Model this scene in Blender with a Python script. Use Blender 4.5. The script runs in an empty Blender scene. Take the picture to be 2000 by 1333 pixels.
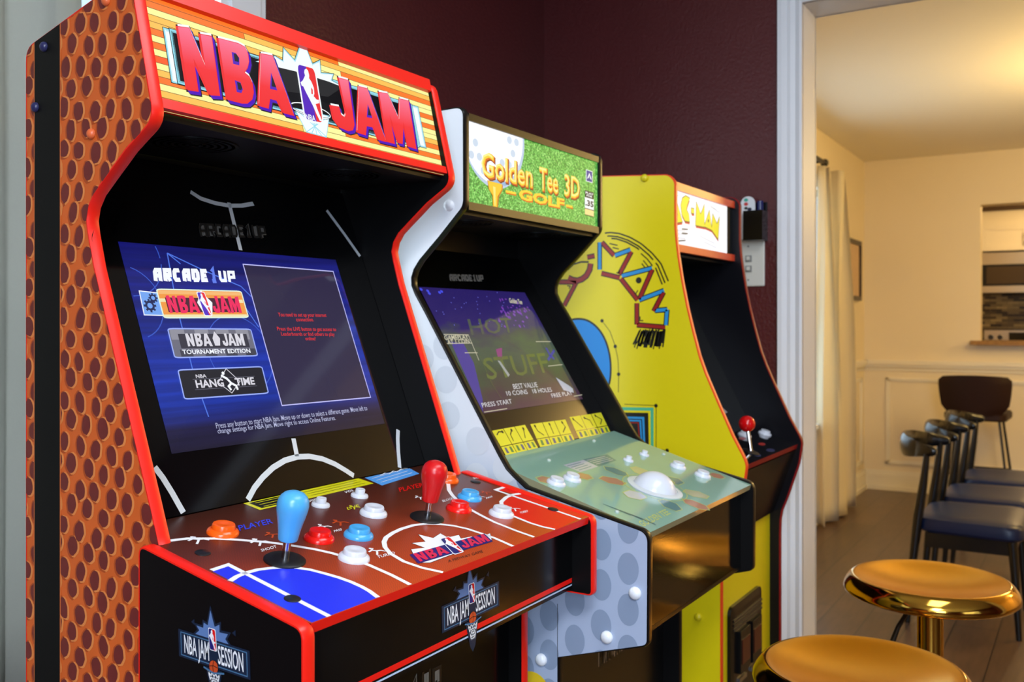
import bpy, bmesh, math, random
from mathutils import Vector, Matrix
random.seed(7)
SC = bpy.context.scene
COL = SC.collection

# ------------------------------------------------------------------ camera, light, exposure
CZ, HOR, FPX, VPW = 1.2256, 632.0, 1836.0, 2135.0
TH = math.atan2(VPW - 1000.0, FPX)
cam_d = bpy.data.cameras.new('camera')
cam_d.sensor_width = 36.0
cam_d.lens = 36.0 * FPX / 2000.0
cam_d.shift_y = (HOR - 666.5) / 2000.0
cam_d.clip_start = 0.02
cam_d.dof.use_dof = True
cam_d.dof.focus_distance = 1.05
cam_d.dof.aperture_fstop = 9.0
cam = bpy.data.objects.new('camera', cam_d)
cam.location = (0, 0, CZ)
cam.rotation_euler = (math.pi / 2, 0, TH - math.pi / 2)
COL.objects.link(cam)
SC.camera = cam
SC.view_settings.view_transform = 'Standard'
SC.view_settings.look = 'None'
SC.view_settings.exposure = 0.0
SC.view_settings.gamma = 1.0
SC.view_settings.use_curve_mapping = False

W = bpy.data.worlds.new('world')
SC.world = W
W.use_nodes = True
W.node_tree.nodes['Background'].inputs[0].default_value = (0.55, 0.68, 0.85, 1)
W.node_tree.nodes['Background'].inputs[1].default_value = 1.7


def area(name, loc, target, sx, sy, power, col):
    d = bpy.data.lights.new(name, 'AREA')
    d.shape = 'RECTANGLE'
    d.size, d.size_y, d.energy, d.color = sx, sy, power, col
    o = bpy.data.objects.new(name, d)
    o.location = loc
    o.rotation_euler = (Vector(target) - Vector(loc)).to_track_quat('-Z', 'Y').to_euler()
    COL.objects.link(o)
    return o


# daylight through the windows of the games room (left wall, back wall) and of the dining room
area('window_light_left', (-1.92, -0.95, 1.62), (2.0, 0.60, 1.20), 1.40, 1.2, 84, (0.66, 0.81, 1.0))
area('window_light_front', (0.2, -2.92, 1.45), (1.2, 1.0, 1.2), 1.5, 1.2, 6, (0.80, 0.89, 1.0))
# flat ceiling light of the games room, in front of the cabinets
area('ceiling_panel_light', (1.00, -0.12, 2.395), (1.00, -0.12, 0), 1.1, 0.55, 12, (0.92, 0.95, 1.0))
area('ceiling_panel_light', (-0.90, -0.60, 2.395), (-0.90, -0.60, 0), 1.1, 0.55, 66, (0.90, 0.94, 1.0))
area('window_light_dining', (5.2, 1.62, 1.40), (5.2, -1.0, 0.9), 1.6, 1.4, 12, (0.80, 0.90, 1.0))
area('window_light_back', (0.78, 1.62, 1.45), (0.78, -1.0, 1.3), 0.9, 1.3, 17, (0.90, 0.94, 1.0))
# ceiling lamps
def bulb(name, loc, power, col, r=0.10):
    d = bpy.data.lights.new(name, 'POINT')
    d.energy, d.color, d.shadow_soft_size = power, col, r
    o = bpy.data.objects.new(name, d)
    o.location = loc
    COL.objects.link(o)
    return o
bulb('dining_bulb', (5.0, -0.34, 1.98), 54, (1.0, 0.67, 0.22), 0.2)
bulb('dining_bulb', (5.6, -1.9, 2.05), 48, (1.0, 0.67, 0.22), 0.2)
bulb('kitchen_bulb', (8.5, 0.0, 2.2), 28, (1.0, 0.66, 0.28))

# ------------------------------------------------------------------ helpers
def lin(c):
    c = c / 255.0
    return c / 12.92 if c <= 0.04045 else ((c + 0.055) / 1.055) ** 2.4


def rgb(r, g, b):
    return (lin(r), lin(g), lin(b), 1.0)


def bsdf(m):
    return m.node_tree.nodes['Principled BSDF']


def new_mat(name):
    m = bpy.data.materials.new(name)
    m.use_nodes = True
    return m


MATS = {}


def M(name, col, rough=0.5, metal=0.0, spec=0.5, coat=0.0, emit=0.0, var=0.0, vscale=30.0):
    """Principled material with a little procedural variation; emit > 0 for lit things."""
    if name in MATS:
        return MATS[name]
    m = new_mat(name)
    p = bsdf(m)
    c = rgb(*col)
    if emit > 0:
        p.inputs['Base Color'].default_value = (0.02, 0.02, 0.02, 1)
        p.inputs['Emission Color'].default_value = c
        p.inputs['Emission Strength'].default_value = emit
    else:
        p.inputs['Base Color'].default_value = c
    p.inputs['Roughness'].default_value = rough
    p.inputs['Metallic'].default_value = metal
    p.inputs['Specular IOR Level'].default_value = spec
    p.inputs['Coat Weight'].default_value = coat
    p.inputs['Coat Roughness'].default_value = 0.04
    if var > 0:
        nt = m.node_tree
        tc = nt.nodes.new('ShaderNodeTexCoord')
        n = nt.nodes.new('ShaderNodeTexNoise')
        n.inputs['Scale'].default_value = vscale
        n.inputs['Detail'].default_value = 4
        mr = nt.nodes.new('ShaderNodeMapRange')
        mr.inputs['To Min'].default_value = 1 - var
        mr.inputs['To Max'].default_value = 1 + var
        mx = nt.nodes.new('ShaderNodeMix')
        mx.data_type = 'RGBA'
        mx.blend_type = 'MULTIPLY'
        mx.inputs[0].default_value = 1
        mx.inputs[6].default_value = c
        nt.links.new(tc.outputs['Object'], n.inputs['Vector'])
        nt.links.new(n.outputs['Fac'], mr.inputs['Value'])
        nt.links.new(mr.outputs[0], mx.inputs[7])
        nt.links.new(mx.outputs[2], p.inputs['Emission Color' if emit > 0 else 'Base Color'])
    MATS[name] = m
    return m


def bump(m, scale, strength, dist=0.002, detail=3):
    nt = m.node_tree
    tc = nt.nodes.new('ShaderNodeTexCoord')
    n = nt.nodes.new('ShaderNodeTexNoise')
    n.inputs['Scale'].default_value = scale
    n.inputs['Detail'].default_value = detail
    b = nt.nodes.new('ShaderNodeBump')
    b.inputs['Strength'].default_value = strength
    b.inputs['Distance'].default_value = dist
    nt.links.new(tc.outputs['Object'], n.inputs['Vector'])
    nt.links.new(n.outputs['Fac'], b.inputs['Height'])
    nt.links.new(b.outputs['Normal'], bsdf(m).inputs['Normal'])
    return m


def ramp(m, src_nodes_fn, stops, target='Base Color', interp='LINEAR'):
    nt = m.node_tree
    r = nt.nodes.new('ShaderNodeValToRGB')
    r.color_ramp.interpolation = interp
    els = r.color_ramp.elements
    while len(els) < len(stops):
        els.new(0.5)
    for e, (p, c) in zip(els, stops):
        e.position = p
        e.color = rgb(*c)
    nt.links.new(src_nodes_fn(nt), r.inputs['Fac'])
    nt.links.new(r.outputs['Color'], bsdf(m).inputs[target])
    return r


def step(nt, src, a, b):
    mr = nt.nodes.new('ShaderNodeMapRange')
    mr.inputs['From Min'].default_value = a
    mr.inputs['From Max'].default_value = b
    nt.links.new(src, mr.inputs['Value'])
    return mr.outputs[0]


def mixc(nt, fac, a, b):
    mx = nt.nodes.new('ShaderNodeMix')
    mx.data_type = 'RGBA'
    nt.links.new(fac, mx.inputs[0])
    for i, c in ((6, a), (7, b)):
        if isinstance(c, tuple):
            mx.inputs[i].default_value = c
        else:
            nt.links.new(c, mx.inputs[i])
    return mx.outputs[2]


def zgrad(nt):
    tc = nt.nodes.new('ShaderNodeTexCoord')
    s = nt.nodes.new('ShaderNodeSeparateXYZ')
    nt.links.new(tc.outputs['Generated'], s.inputs[0])
    return s.outputs['Z']


class MB:
    """collects faces and links them as ONE mesh object"""
    def __init__(s):
        s.v, s.f, s.mi, s.sm, s.mats = [], [], [], [], []

    def m(s, mat):
        if mat not in s.mats:
            s.mats.append(mat)
        return s.mats.index(mat)

    def poly(s, pts, mat, smooth=False):
        i = len(s.v)
        s.v += [tuple(p) for p in pts]
        s.f.append(list(range(i, i + len(pts))))
        s.mi.append(s.m(mat))
        s.sm.append(smooth)

    def faces(s, verts, faces, mat, smooth=False):
        i = len(s.v)
        s.v += [tuple(p) for p in verts]
        k = s.m(mat)
        for f in faces:
            s.f.append([a + i for a in f])
            s.mi.append(k)
            s.sm.append(smooth)

    def box(s, x0, x1, y0, y1, z0, z1, mat):
        v = [(x0, y0, z0), (x1, y0, z0), (x1, y1, z0), (x0, y1, z0), (x0, y0, z1), (x1, y0, z1), (x1, y1, z1), (x0, y1, z1)]
        s.faces(v, [(0, 3, 2, 1), (4, 5, 6, 7), (0, 1, 5, 4), (1, 2, 6, 5), (2, 3, 7, 6), (3, 0, 4, 7)], mat)

    def hexa(s, v, mat):
        s.faces(v, [(0, 3, 2, 1), (4, 5, 6, 7), (0, 1, 5, 4), (1, 2, 6, 5), (2, 3, 7, 6), (3, 0, 4, 7)], mat)

    def prism_x(s, prof, x0, x1, side, edge, smooth=True):
        n = len(prof)
        v = [(x0, y, z) for y, z in prof] + [(x1, y, z) for y, z in prof]
        s.faces(v, [list(range(n))[::-1], list(range(n, 2 * n))], side)
        s.faces(v, [(i, (i + 1) % n, n + (i + 1) % n, n + i) for i in range(n)], edge, smooth)

    def lathe(s, prof, mat, n=24, o=(0, 0, 0), axis=None, smooth=True, cap=True):
        """prof: list of (radius, height) turned about axis through o"""
        o = Vector(o)
        q = Vector((0, 0, 1)).rotation_difference(Vector(axis)) if axis is not None else None
        v, f = [], []
        for r, h in prof:
            for k in range(n):
                a = 2 * math.pi * k / n
                p = Vector((r * math.cos(a), r * math.sin(a), h))
                if q:
                    p = q @ p
                v.append(p + o)
        for j in range(len(prof) - 1):
            for k in range(n):
                a, b = j * n + k, j * n + (k + 1) % n
                f.append((a, b, b + n, a + n))
        if cap and prof[0][0] > 1e-5:
            f.append(list(range(n))[::-1])
        if cap and prof[-1][0] > 1e-5:
            f.append(list(range((len(prof) - 1) * n, len(prof) * n)))
        s.faces(v, f, mat, smooth)

    def tube(s, pts, rad, mat, n=10, sq=1.0):
        pts = [Vector(p) for p in pts]
        if not isinstance(rad, (list, tuple)):
            rad = [rad] * len(pts)
        v, f = [], []
        up = None
        for i, p in enumerate(pts):
            d = (pts[min(i + 1, len(pts) - 1)] - pts[max(i - 1, 0)]).normalized()
            if up is None:
                up = Vector((0, 0, 1)) if abs(d.z) < 0.9 else Vector((1, 0, 0))
            a = d.cross(up).normalized()
            b = a.cross(d).normalized()
            for k in range(n):
                t = 2 * math.pi * k / n
                v.append(p + a * math.cos(t) * rad[i] + b * math.sin(t) * rad[i] * sq)
        for i in range(len(pts) - 1):
            for k in range(n):
                a, b = i * n + k, i * n + (k + 1) % n
                f.append((a, b, b + n, a + n))
        f.append(list(range(n))[::-1])
        f.append(list(range((len(pts) - 1) * n, len(pts) * n)))
        s.faces(v, f, mat, True)

    def build(s, name, parent=None, angle=40, recalc=True):
        me = bpy.data.meshes.new(name)
        off = Vector((0, 0, 0))
        r = parent
        while r is not None:
            off += r.location
            r = r.parent
        me.from_pydata([Vector(p) - off for p in s.v], [], s.f)
        for mt in s.mats:
            me.materials.append(mt)
        me.polygons.foreach_set('material_index', s.mi)
        me.polygons.foreach_set('use_smooth', s.sm)
        if recalc:
            bm = bmesh.new()
            bm.from_mesh(me)
            bmesh.ops.recalc_face_normals(bm, faces=bm.faces)
            bm.to_mesh(me)
            bm.free()
        me.update()
        if any(s.sm):
            me.set_sharp_from_angle(angle=math.radians(angle))
        o = bpy.data.objects.new(name, me)
        COL.objects.link(o)
        if parent is not None:
            o.parent = parent
        return o


def thing(name, label, cat, loc=(0, 0, 0), group=None):
    o = bpy.data.objects.new(name, None)
    o.empty_display_size = 0.1
    COL.objects.link(o)
    o.location = loc
    o['label'], o['category'] = label, cat
    if group:
        o['group'] = group
    return o


def tag(o, label, cat, group=None):
    o['label'], o['category'] = label, cat
    if group:
        o['group'] = group
    return o


def struct(name, mb):
    o = mb.build(name)
    o['kind'] = 'structure'
    return o


def rounded(pts, radii, n=6):
    """round the corners of a 2D outline"""
    out = []
    N = len(pts)
    for i in range(N):
        r = radii[i] if isinstance(radii, (list, tuple)) else radii
        p = Vector(pts[i])
        a, b = Vector(pts[i - 1]), Vector(pts[(i + 1) % N])
        if r <= 0:
            out.append(tuple(p))
            continue
        d1, d2 = (a - p), (b - p)
        l = min(r, d1.length * 0.48, d2.length * 0.48)
        p1, p2 = p + d1.normalized() * l, p + d2.normalized() * l
        for k in range(n + 1):
            t = k / n
            out.append(tuple(p1 * (1 - t) ** 2 + p * 2 * t * (1 - t) + p2 * t * t))
    return out


def clip(sub, conv):
    """part of outline sub inside convex outline conv"""
    area2 = sum(conv[i - 1][0] * conv[i][1] - conv[i][0] * conv[i - 1][1] for i in range(len(conv)))
    if area2 < 0:
        conv = conv[::-1]
    out = list(sub)
    for i in range(len(conv)):
        a, b = conv[i - 1], conv[i]
        ins = lambda p: (b[0] - a[0]) * (p[1] - a[1]) - (b[1] - a[1]) * (p[0] - a[0]) >= 0
        src, out = out, []
        for j in range(len(src)):
            p, q = src[j - 1], src[j]
            ip, iq = ins(p), ins(q)
            if ip != iq:
                d = (b[0] - a[0]) * (q[1] - p[1]) - (b[1] - a[1]) * (q[0] - p[0])
                t = ((b[0] - a[0]) * (a[1] - p[1]) - (b[1] - a[1]) * (a[0] - p[0])) / d
                out.append((p[0] + t * (q[0] - p[0]), p[1] + t * (q[1] - p[1])))
            if iq:
                out.append(q)
        if not out:
            return []
    return out


# a survey of the photograph: the ray through a photo point met with a real plane of the room
_ax = Vector((math.cos(TH), math.sin(TH), 0))
_rt = Vector((math.sin(TH), -math.cos(TH), 0))
EYE = Vector((0, 0, CZ))


def ray(px, py):
    return _ax + _rt * ((px - 1000.0) / FPX) + Vector((0, 0, (HOR - py) / FPX))


def at_x(px, py, X):
    r = ray(px, py)
    return EYE + r * (X / r.x)


def at_y(px, py, Y):
    r = ray(px, py)
    return EYE + r * (Y / r.y)


def at_z(px, py, Z):
    r = ray(px, py)
    return EYE + r * ((Z - CZ) / r.z)


LAY = 0.00014


class Plane:
    """a printed surface: origin, in-plane axes and outward normal"""
    def __init__(s, O, U, V):
        s.O, s.U = Vector(O), Vector(U).normalized()
        V = Vector(V)
        s.V = (V - s.U * V.dot(s.U)).normalized()
        s.N = s.U.cross(s.V)
        if s.N.dot(EYE - s.O) < 0:
            s.N = -s.N

    def hit(s, px, py):
        r = ray(px, py)
        t = (s.O - EYE).dot(s.N) / r.dot(s.N)
        d = EYE + r * t - s.O
        return (d.dot(s.U), d.dot(s.V))

    def uv(s, P):
        d = Vector(P) - s.O
        return (d.dot(s.U), d.dot(s.V))

    def p(s, uv, k=0):
        return s.O + s.U * uv[0] + s.V * uv[1] + s.N * (k * LAY)


_glyphs = {}


def glyph(txt, bold):
    key = (txt, bold)
    if key in _glyphs:
        return _glyphs[key]
    cu = bpy.data.curves.new('lettering', 'FONT')
    cu.body = txt
    cu.size = 1.0
    cu.resolution_u = 2
    cu.offset = bold
    cu.fill_mode = 'FRONT'
    o = bpy.data.objects.new('lettering', cu)
    COL.objects.link(o)
    dg = bpy.context.evaluated_depsgraph_get()
    me = bpy.data.meshes.new_from_object(o.evaluated_get(dg))
    vs = [(v.co.x, v.co.y) for v in me.vertices]
    fs = [list(p.vertices) for p in me.polygons]
    bpy.data.objects.remove(o)
    bpy.data.curves.remove(cu)
    bpy.data.meshes.remove(me)
    x0, x1 = min(v[0] for v in vs), max(v[0] for v in vs)
    vs = [((x - x0) / (x1 - x0), y / 0.70) for x, y in vs]
    _glyphs[key] = (vs, fs)
    return _glyphs[key]


class Frame:
    """affine frame on a printed surface through three of its points: left foot, right foot, left top"""
    def __init__(s, pl, bl, br, tl):
        s.o, b, t = Vector(bl), Vector(br), Vector(tl)
        s.a, s.b = b - s.o, t - s.o

    def __call__(s, u, v):
        q = s.o + s.a * u + s.b * v
        return (q.x, q.y)


class Art:
    """print on a surface, in layers; all of it goes into the mesh of its part"""
    def __init__(s, mb, pl):
        s.mb, s.pl = mb, pl

    def px(s, pts):
        return [s.pl.hit(*p) for p in pts]

    def fr(s, bl, br, tl):
        return Frame(s.pl, s.pl.hit(*bl), s.pl.hit(*br), s.pl.hit(*tl))

    def fill(s, uv, mat, k):
        if len(uv) > 2:
            s.mb.poly([s.pl.p(q, k) for q in uv], mat)

    def stroke(s, uv, w, mat, k, closed=False):
        P = [Vector(q) for q in uv]
        n = len(P)
        L, R = [], []
        for i in range(n):
            a = P[i - 1] if (i > 0 or closed) else None
            b = P[(i + 1) % n] if (i < n - 1 or closed) else None
            d1 = (P[i] - a).normalized() if a is not None else None
            d2 = (b - P[i]).normalized() if b is not None else None
            d1 = d1 if d1 is not None else d2
            d2 = d2 if d2 is not None else d1
            t = d1 + d2
            if t.length < 1e-4:
                t = d1
            t.normalize()
            nn = Vector((-t.y, t.x))
            c = max(0.45, nn.dot(Vector((-d1.y, d1.x))))
            L.append(P[i] + nn * (w / 2 / c))
            R.append(P[i] - nn * (w / 2 / c))
        v = [s.pl.p(q, k) for q in L + R]
        m = n if closed else n - 1
        s.mb.faces(v, [(i, (i + 1) % n, n + (i + 1) % n, n + i) for i in range(m)], mat)

    def ell(s, c, ru, rv, mat, k, n=32, rot=0.0):
        s.fill(circle(c, ru, rv, n, rot), mat, k)

    def text(s, txt, mat, k, f, u0=0.0, u1=1.0, v0=0.0, v1=1.0, bold=0.0, slant=0.0):
        vs, fs = glyph(txt, bold)
        v = [s.pl.p(f(u0 + (x + slant * y) * (u1 - u0), v0 + y * (v1 - v0)), k) for x, y in vs]
        s.mb.faces(v, fs, mat)

    def line(s, txt, mat, k, left, right, top, bold=0.0, slant=0.0):
        """a line of lettering from the photo point left to right, capital top above left"""
        s.text(txt, mat, k, s.fr(left, right, top), bold=bold, slant=slant)

    def block(s, txt, mat, k, f, w, gap=0.18, aspect=None):
        """chunky lettering made of thick bars on a frame; w is the bar as part of a letter's height"""
        n = len(txt)
        adv = 1.0 / (n - gap)
        hv = f.b.length
        for i, ch in enumerate(txt):
            for pts in BLOCK[ch]:
                x0 = i * adv
                lw = adv * (1 - gap)
                ins = w * hv / 2
                iu = ins / f.a.length
                iv = w / 2
                uv = [f(x0 + iu + p[0] * (lw - 2 * iu), iv + p[1] * (1 - 2 * iv)) for p in pts]
                s.stroke(uv, w * hv, mat, k)


BLOCK = {
    'A': [[(0, -.15), (0, .75), (.25, 1), (1, 1), (1, -.15)], [(0, .42), (1, .42)]],
    'R': [[(0, -.15), (0, 1), (1, 1), (1, .5), (.1, .5)], [(.45, .5), (1, -.15)]],
    'C': [[(1.1, 1), (.2, 1), (0, .8), (0, .2), (.2, 0), (1.1, 0)]],
    'D': [[(0, 0), (0, 1), (.8, 1), (1, .8), (1, .2), (.8, 0), (-.1, 0)]],
    'E': [[(1.1, 1), (0, 1), (0, 0), (1.1, 0)], [(0, .5), (.9, .5)]],
    '1': [[(.1, .8), (.5, 1), (.5, 0)], [(0, 0), (1, 0)]],
    'U': [[(0, 1.15), (0, .2), (.2, 0), (1, 0), (1, 1.15)]],
    'P': [[(0, -.15), (0, 1), (1, 1), (1, .4), (.1, .4)]],
}


def circle(c, ru, rv=None, n=32, rot=0.0):
    rv = ru if rv is None else rv
    out = []
    for k in range(n):
        a = 2 * math.pi * k / n
        x, y = ru * math.cos(a), rv * math.sin(a)
        out.append((c[0] + x * math.cos(rot) - y * math.sin(rot), c[1] + x * math.sin(rot) + y * math.cos(rot)))
    return out


def edge_trim(name, prof, x0, x1, mat, parent, skip=()):
    """rounded plastic edging that runs round a panel's outline"""
    n = len(prof)
    mb = MB()
    ctr = Vector((sum(p[0] for p in prof) / n, sum(p[1] for p in prof) / n))
    sgn = 1 if sum(prof[i - 1][0] * prof[i][1] - prof[i][0] * prof[i - 1][1] for i in range(n)) > 0 else -1
    rows = []
    t = x1 - x0
    for i in range(n):
        d = (Vector(prof[(i + 1) % n]) - Vector(prof[i - 1])).normalized()
        nn = Vector((d.y, -d.x)) * sgn
        row = []
        for x, h in ((x0 - .0003, -.001), (x0 - .0003, .0006), (x0 + .18 * t, .0018), (x1 - .18 * t, .0018), (x1 + .0003, .0006), (x1 + .0003, -.001)):
            q = Vector(prof[i]) + nn * h
            row.append((x, q.x, q.y))
        rows += row
    f = []
    for i in range(n):
        j = (i + 1) % n
        for k in range(5):
            f.append((i * 6 + k, j * 6 + k, j * 6 + k + 1, i * 6 + k + 1))
    mb.faces(rows, f, mat, True)
    return mb.build(name, parent, 50)


# ------------------------------------------------------------------ materials
black = M('black laminate', (8, 8, 9), 0.38, spec=.2)
black_in = M('black inner laminate', (7, 7, 8), 0.45, spec=0.25)
gloss_black = M('black plastic sheet', (7, 7, 8), 0.07)
satin_black = M('black satin sheet', (7, 7, 8), 0.16, spec=.22)
red_trim = M('red edging', (236, 32, 18), 0.35)
red_print = M('red print', (226, 20, 12), 0.40)
white_print = M('white print', (226, 230, 234), 0.35)
paper_white = M('white ink', (238, 240, 244), 0.4)
chrome = M('polished steel', (190, 190, 195), 0.12, 1.0)

wall_purple = bump(M('burgundy paint', (84, 30, 32), 0.36, var=.06, vscale=6), 120, 0.6, 0.003)
cream = M('cream paint', (232, 218, 190), 0.6, var=.015, vscale=3)
ceil_m = bump(M('ceiling paint', (236, 229, 212), 0.8, var=.01), 90, .15)
trim_white = M('white gloss paint', (226, 227, 230), 0.5, spec=.3, var=.01, vscale=12)
trim_cream = M('cream gloss paint', (234, 226, 207), 0.35)

# wood floor
floor_m = new_mat('wood planks')
nt = floor_m.node_tree
tc = nt.nodes.new('ShaderNodeTexCoord')
mp = nt.nodes.new('ShaderNodeMapping')
mp.inputs['Rotation'].default_value = (0, 0, 0)
br = nt.nodes.new('ShaderNodeTexBrick')
br.inputs['Scale'].default_value = 1.0
br.inputs['Brick Width'].default_value = 1.2
br.inputs['Row Height'].default_value = 0.16
br.inputs['Mortar Size'].default_value = 0.0025
br.inputs['Color1'].default_value = rgb(94, 71, 54)
br.inputs['Color2'].default_value = rgb(74, 55, 42)
br.inputs['Mortar'].default_value = rgb(34, 25, 20)
no = nt.nodes.new('ShaderNodeTexNoise')
no.inputs['Scale'].default_value = 6
no.inputs['Detail'].default_value = 8
mp2 = nt.nodes.new('ShaderNodeMapping')
mp2.inputs['Scale'].default_value = (1.2, 9, 1)
mx = nt.nodes.new('ShaderNodeMix')
mx.data_type = 'RGBA'
mx.blend_type = 'OVERLAY'
mx.inputs[0].default_value = 0.55
nt.links.new(tc.outputs['Object'], mp.inputs[0])
nt.links.new(mp.outputs[0], br.inputs['Vector'])
nt.links.new(tc.outputs['Object'], mp2.inputs[0])
nt.links.new(mp2.outputs[0], no.inputs['Vector'])
nt.links.new(br.outputs['Color'], mx.inputs[6])
nt.links.new(no.outputs['Fac'], mx.inputs[7])
nt.links.new(mx.outputs[2], bsdf(floor_m).inputs['Base Color'])
bsdf(floor_m).inputs['Roughness'].default_value = 0.33

# basketball skin print: orange ground; the dark pebbles are printed on the panel
ball_m = M('basketball skin print', (214, 98, 36), .36, var=.14, vscale=26)
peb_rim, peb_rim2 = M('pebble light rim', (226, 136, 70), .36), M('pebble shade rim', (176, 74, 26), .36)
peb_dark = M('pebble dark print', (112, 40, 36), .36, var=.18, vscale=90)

# ------------------------------------------------------------------ the games room
YW, XD, XK, ZC = 1.452, 2.54, 7.344, 2.43
XL0, YF = -2.0, -3.0
JX = 2.669
YO = 0.658              # edge of the cased opening
YO2 = -1.15             # its far edge
ZH = 2.079

mb = MB(); mb.box(XL0 - .1, 10.2, YF - .1, YW + .1, -0.06, 0, floor_m); struct('floor', mb)
mb = MB(); mb.box(XL0 - .1, JX, YF - .1, YW + .1, ZC, ZC + .06, ceil_m); struct('ceiling', mb)
mb = MB(); mb.box(JX, 10.2, YF - .1, YW + .1, ZC, ZC + .06, ceil_m); struct('ceiling_dining', mb)

# back wall of the games room, round the window behind the first cabinet
WX0, WX1, WZ0, WZ1 = 0.30, 1.255, 0.75, 2.10
mb = MB()
T = 0.12
mb.box(XL0, WX0, YW, YW + T, 0, ZC, wall_purple)
mb.box(WX1, XD, YW, YW + T, 0, ZC, wall_purple)
mb.box(WX0, WX1, YW, YW + T, 0, WZ0, wall_purple)
mb.box(WX0, WX1, YW, YW + T, WZ1, ZC, wall_purple)
struct('wall_back', mb)


def clear_glass():
    if 'window glass' in MATS:
        return MATS['window glass']
    m = new_mat('window glass')
    nt = m.node_tree
    tr_ = nt.nodes.new('ShaderNodeBsdfTransparent')
    tr_.inputs[0].default_value = (.93, .97, .97, 1)
    gl = nt.nodes.new('ShaderNodeBsdfGlossy')
    gl.inputs['Roughness'].default_value = .02
    mx = nt.nodes.new('ShaderNodeMixShader')
    mx.inputs[0].default_value = .07
    nt.links.new(tr_.outputs[0], mx.inputs[1])
    nt.links.new(gl.outputs[0], mx.inputs[2])
    nt.links.new(mx.outputs[0], nt.nodes['Material Output'].inputs[0])
    MATS['window glass'] = m
    return m


def window(n, x0, x1, z0, z1, y, cas=0.11):
    sky = M('bright overcast sky', (226, 240, 250), 0.5, emit=2.6)
    glass = clear_glass()
    mb = MB()
    w = cas
    for a, b, c, d in ((x0 - w, x0 + .005, z0 - w, z1 + w), (x1 - .005, x1 + w, z0 - w, z1 + w)):
        mb.box(a, b, y - .018, y, c, d, trim_white)
        mb.box(a + .02, b - .02, y - .026, y - .018, c, d, trim_white)
    mb.box(x0, x1, y - .018, y, z1 - .005, z1 + w, trim_white)
    mb.box(x0 - w - .02, x1 + w + .02, y - .05, y, z0 - .03, z0, trim_white)
    for a, b in ((x0, x0 + .035), (x1 - .035, x1)):
        mb.box(a, b, y + .03, y + .07, z0, z1, trim_white)
    zm = (z0 + z1) / 2
    for a, b in ((z0, z0 + .04), (zm - .02, zm + .02), (z1 - .04, z1)):
        mb.box(x0 + .035, x1 - .035, y + .03, y + .07, a, b, trim_white)
    o = struct('window_%d' % n, mb)
    mb = MB(); mb.box(x0 + .035, x1 - .035, y + .048, y + .052, z0 + .04, z1 - .04, glass)
    mb.build('window_glass', o)
    return o


window(1, WX0, WX1, WZ0, WZ1, YW)

# wall with the cased opening: burgundy on the games room side, cream on the dining side
XM = (XD + JX) / 2
mb = MB()
for x0, x1, m in ((XD, XM, wall_purple), (XM, JX, cream)):
    mb.box(x0, x1, YO + .02, YW + T, 0, ZC, m)
    mb.box(x0, x1, YF, YO2 - .02, 0, ZC, m)
    mb.box(x0, x1, YO2 - .02, YO + .02, ZH + .02, ZC, m)
struct('wall_right', mb)
# cased opening: jambs, head and moulded casing
mb = MB()
mb.box(XD - .004, JX + .004, YO, YO + .02, 0, ZH + .02, trim_white)
mb.box(XD - .004, JX + .004, YO2 - .02, YO2, 0, ZH + .02, trim_white)
mb.box(XD - .004, JX + .004, YO2, YO, ZH, ZH + .02, trim_white)
CW = 0.063


def casing(x, s):
    prof = [(0, .012), (.006, .016), (.018, .010), (.030, .014), (.040, .012), (.052, .020), (CW, .020)]
    for y, d in ((YO, 1), (YO2, -1)):
        for i in range(len(prof) - 1):
            a, b = prof[i], prof[i + 1]
            ya, yb = y + d * a[0], y + d * b[0]
            v = [(x, ya, 0), (x, yb, 0), (x + s * b[1], yb, 0), (x + s * a[1], ya, 0)]
            zt = ZH + CW
            v += [(p[0], p[1], zt) for p in v]
            mb.hexa(v, trim_white)
    for i in range(len(prof) - 1):
        a, b = prof[i], prof[i + 1]
        v = [(x, YO2, ZH + a[0]), (x, YO2, ZH + b[0]), (x + s * b[1], YO2, ZH + b[0]), (x + s * a[1], YO2, ZH + a[0])]
        v += [(p[0], YO, p[2]) for p in v]
        mb.hexa(v, trim_white)


casing(XD, -1)
casing(JX, 1)
struct('trim_1', mb)

# the two walls behind the camera, each with a window
mb = MB()
mb.box(XL0 - .1, XL0, YF, YW + T, 0, ZC, wall_purple)
struct('wall_left', mb)
mb = MB()
mb.box(XL0 - .1, XD, YF - .1, YF, 0, ZC, wall_purple)
mb.box(XD, 10.2, YF - .1, YF, 0, ZC, cream)
struct('wall_front', mb)
def blank_window(n, loc, sx, sz, axis):
    mb = MB()
    h, w = sz / 2, sx / 2
    x, y, z = loc
    for a0, a1, z0, z1 in ((-w - .09, -w, -h - .09, h + .09), (w, w + .09, -h - .09, h + .09), (-w, w, h, h + .09), (-w, w, -h - .09, -h), (-w, w, -.02, .02)):
        if axis == 'x':
            mb.box(x, x + .03, y + a0, y + a1, z + z0, z + z1, trim_white)
        else:
            mb.box(x + a0, x + a1, y, y + .03, z + z0, z + z1, trim_white)
    pane = M('daylit pane', (200, 220, 245), 0.1, emit=1.5)
    if axis == 'x':
        mb.box(x, x + .006, y - w, y + w, z - h, z + h, pane)
    else:
        mb.box(x - w, x + w, y, y + .006, z - h, z + h, pane)
    struct('window_%d' % n, mb)
blank_window(3, (XL0, -0.95, 1.62), 1.40, 1.2, 'x')
blank_window(4, (0.2, YF, 1.45), 1.5, 1.2, 'y')

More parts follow.
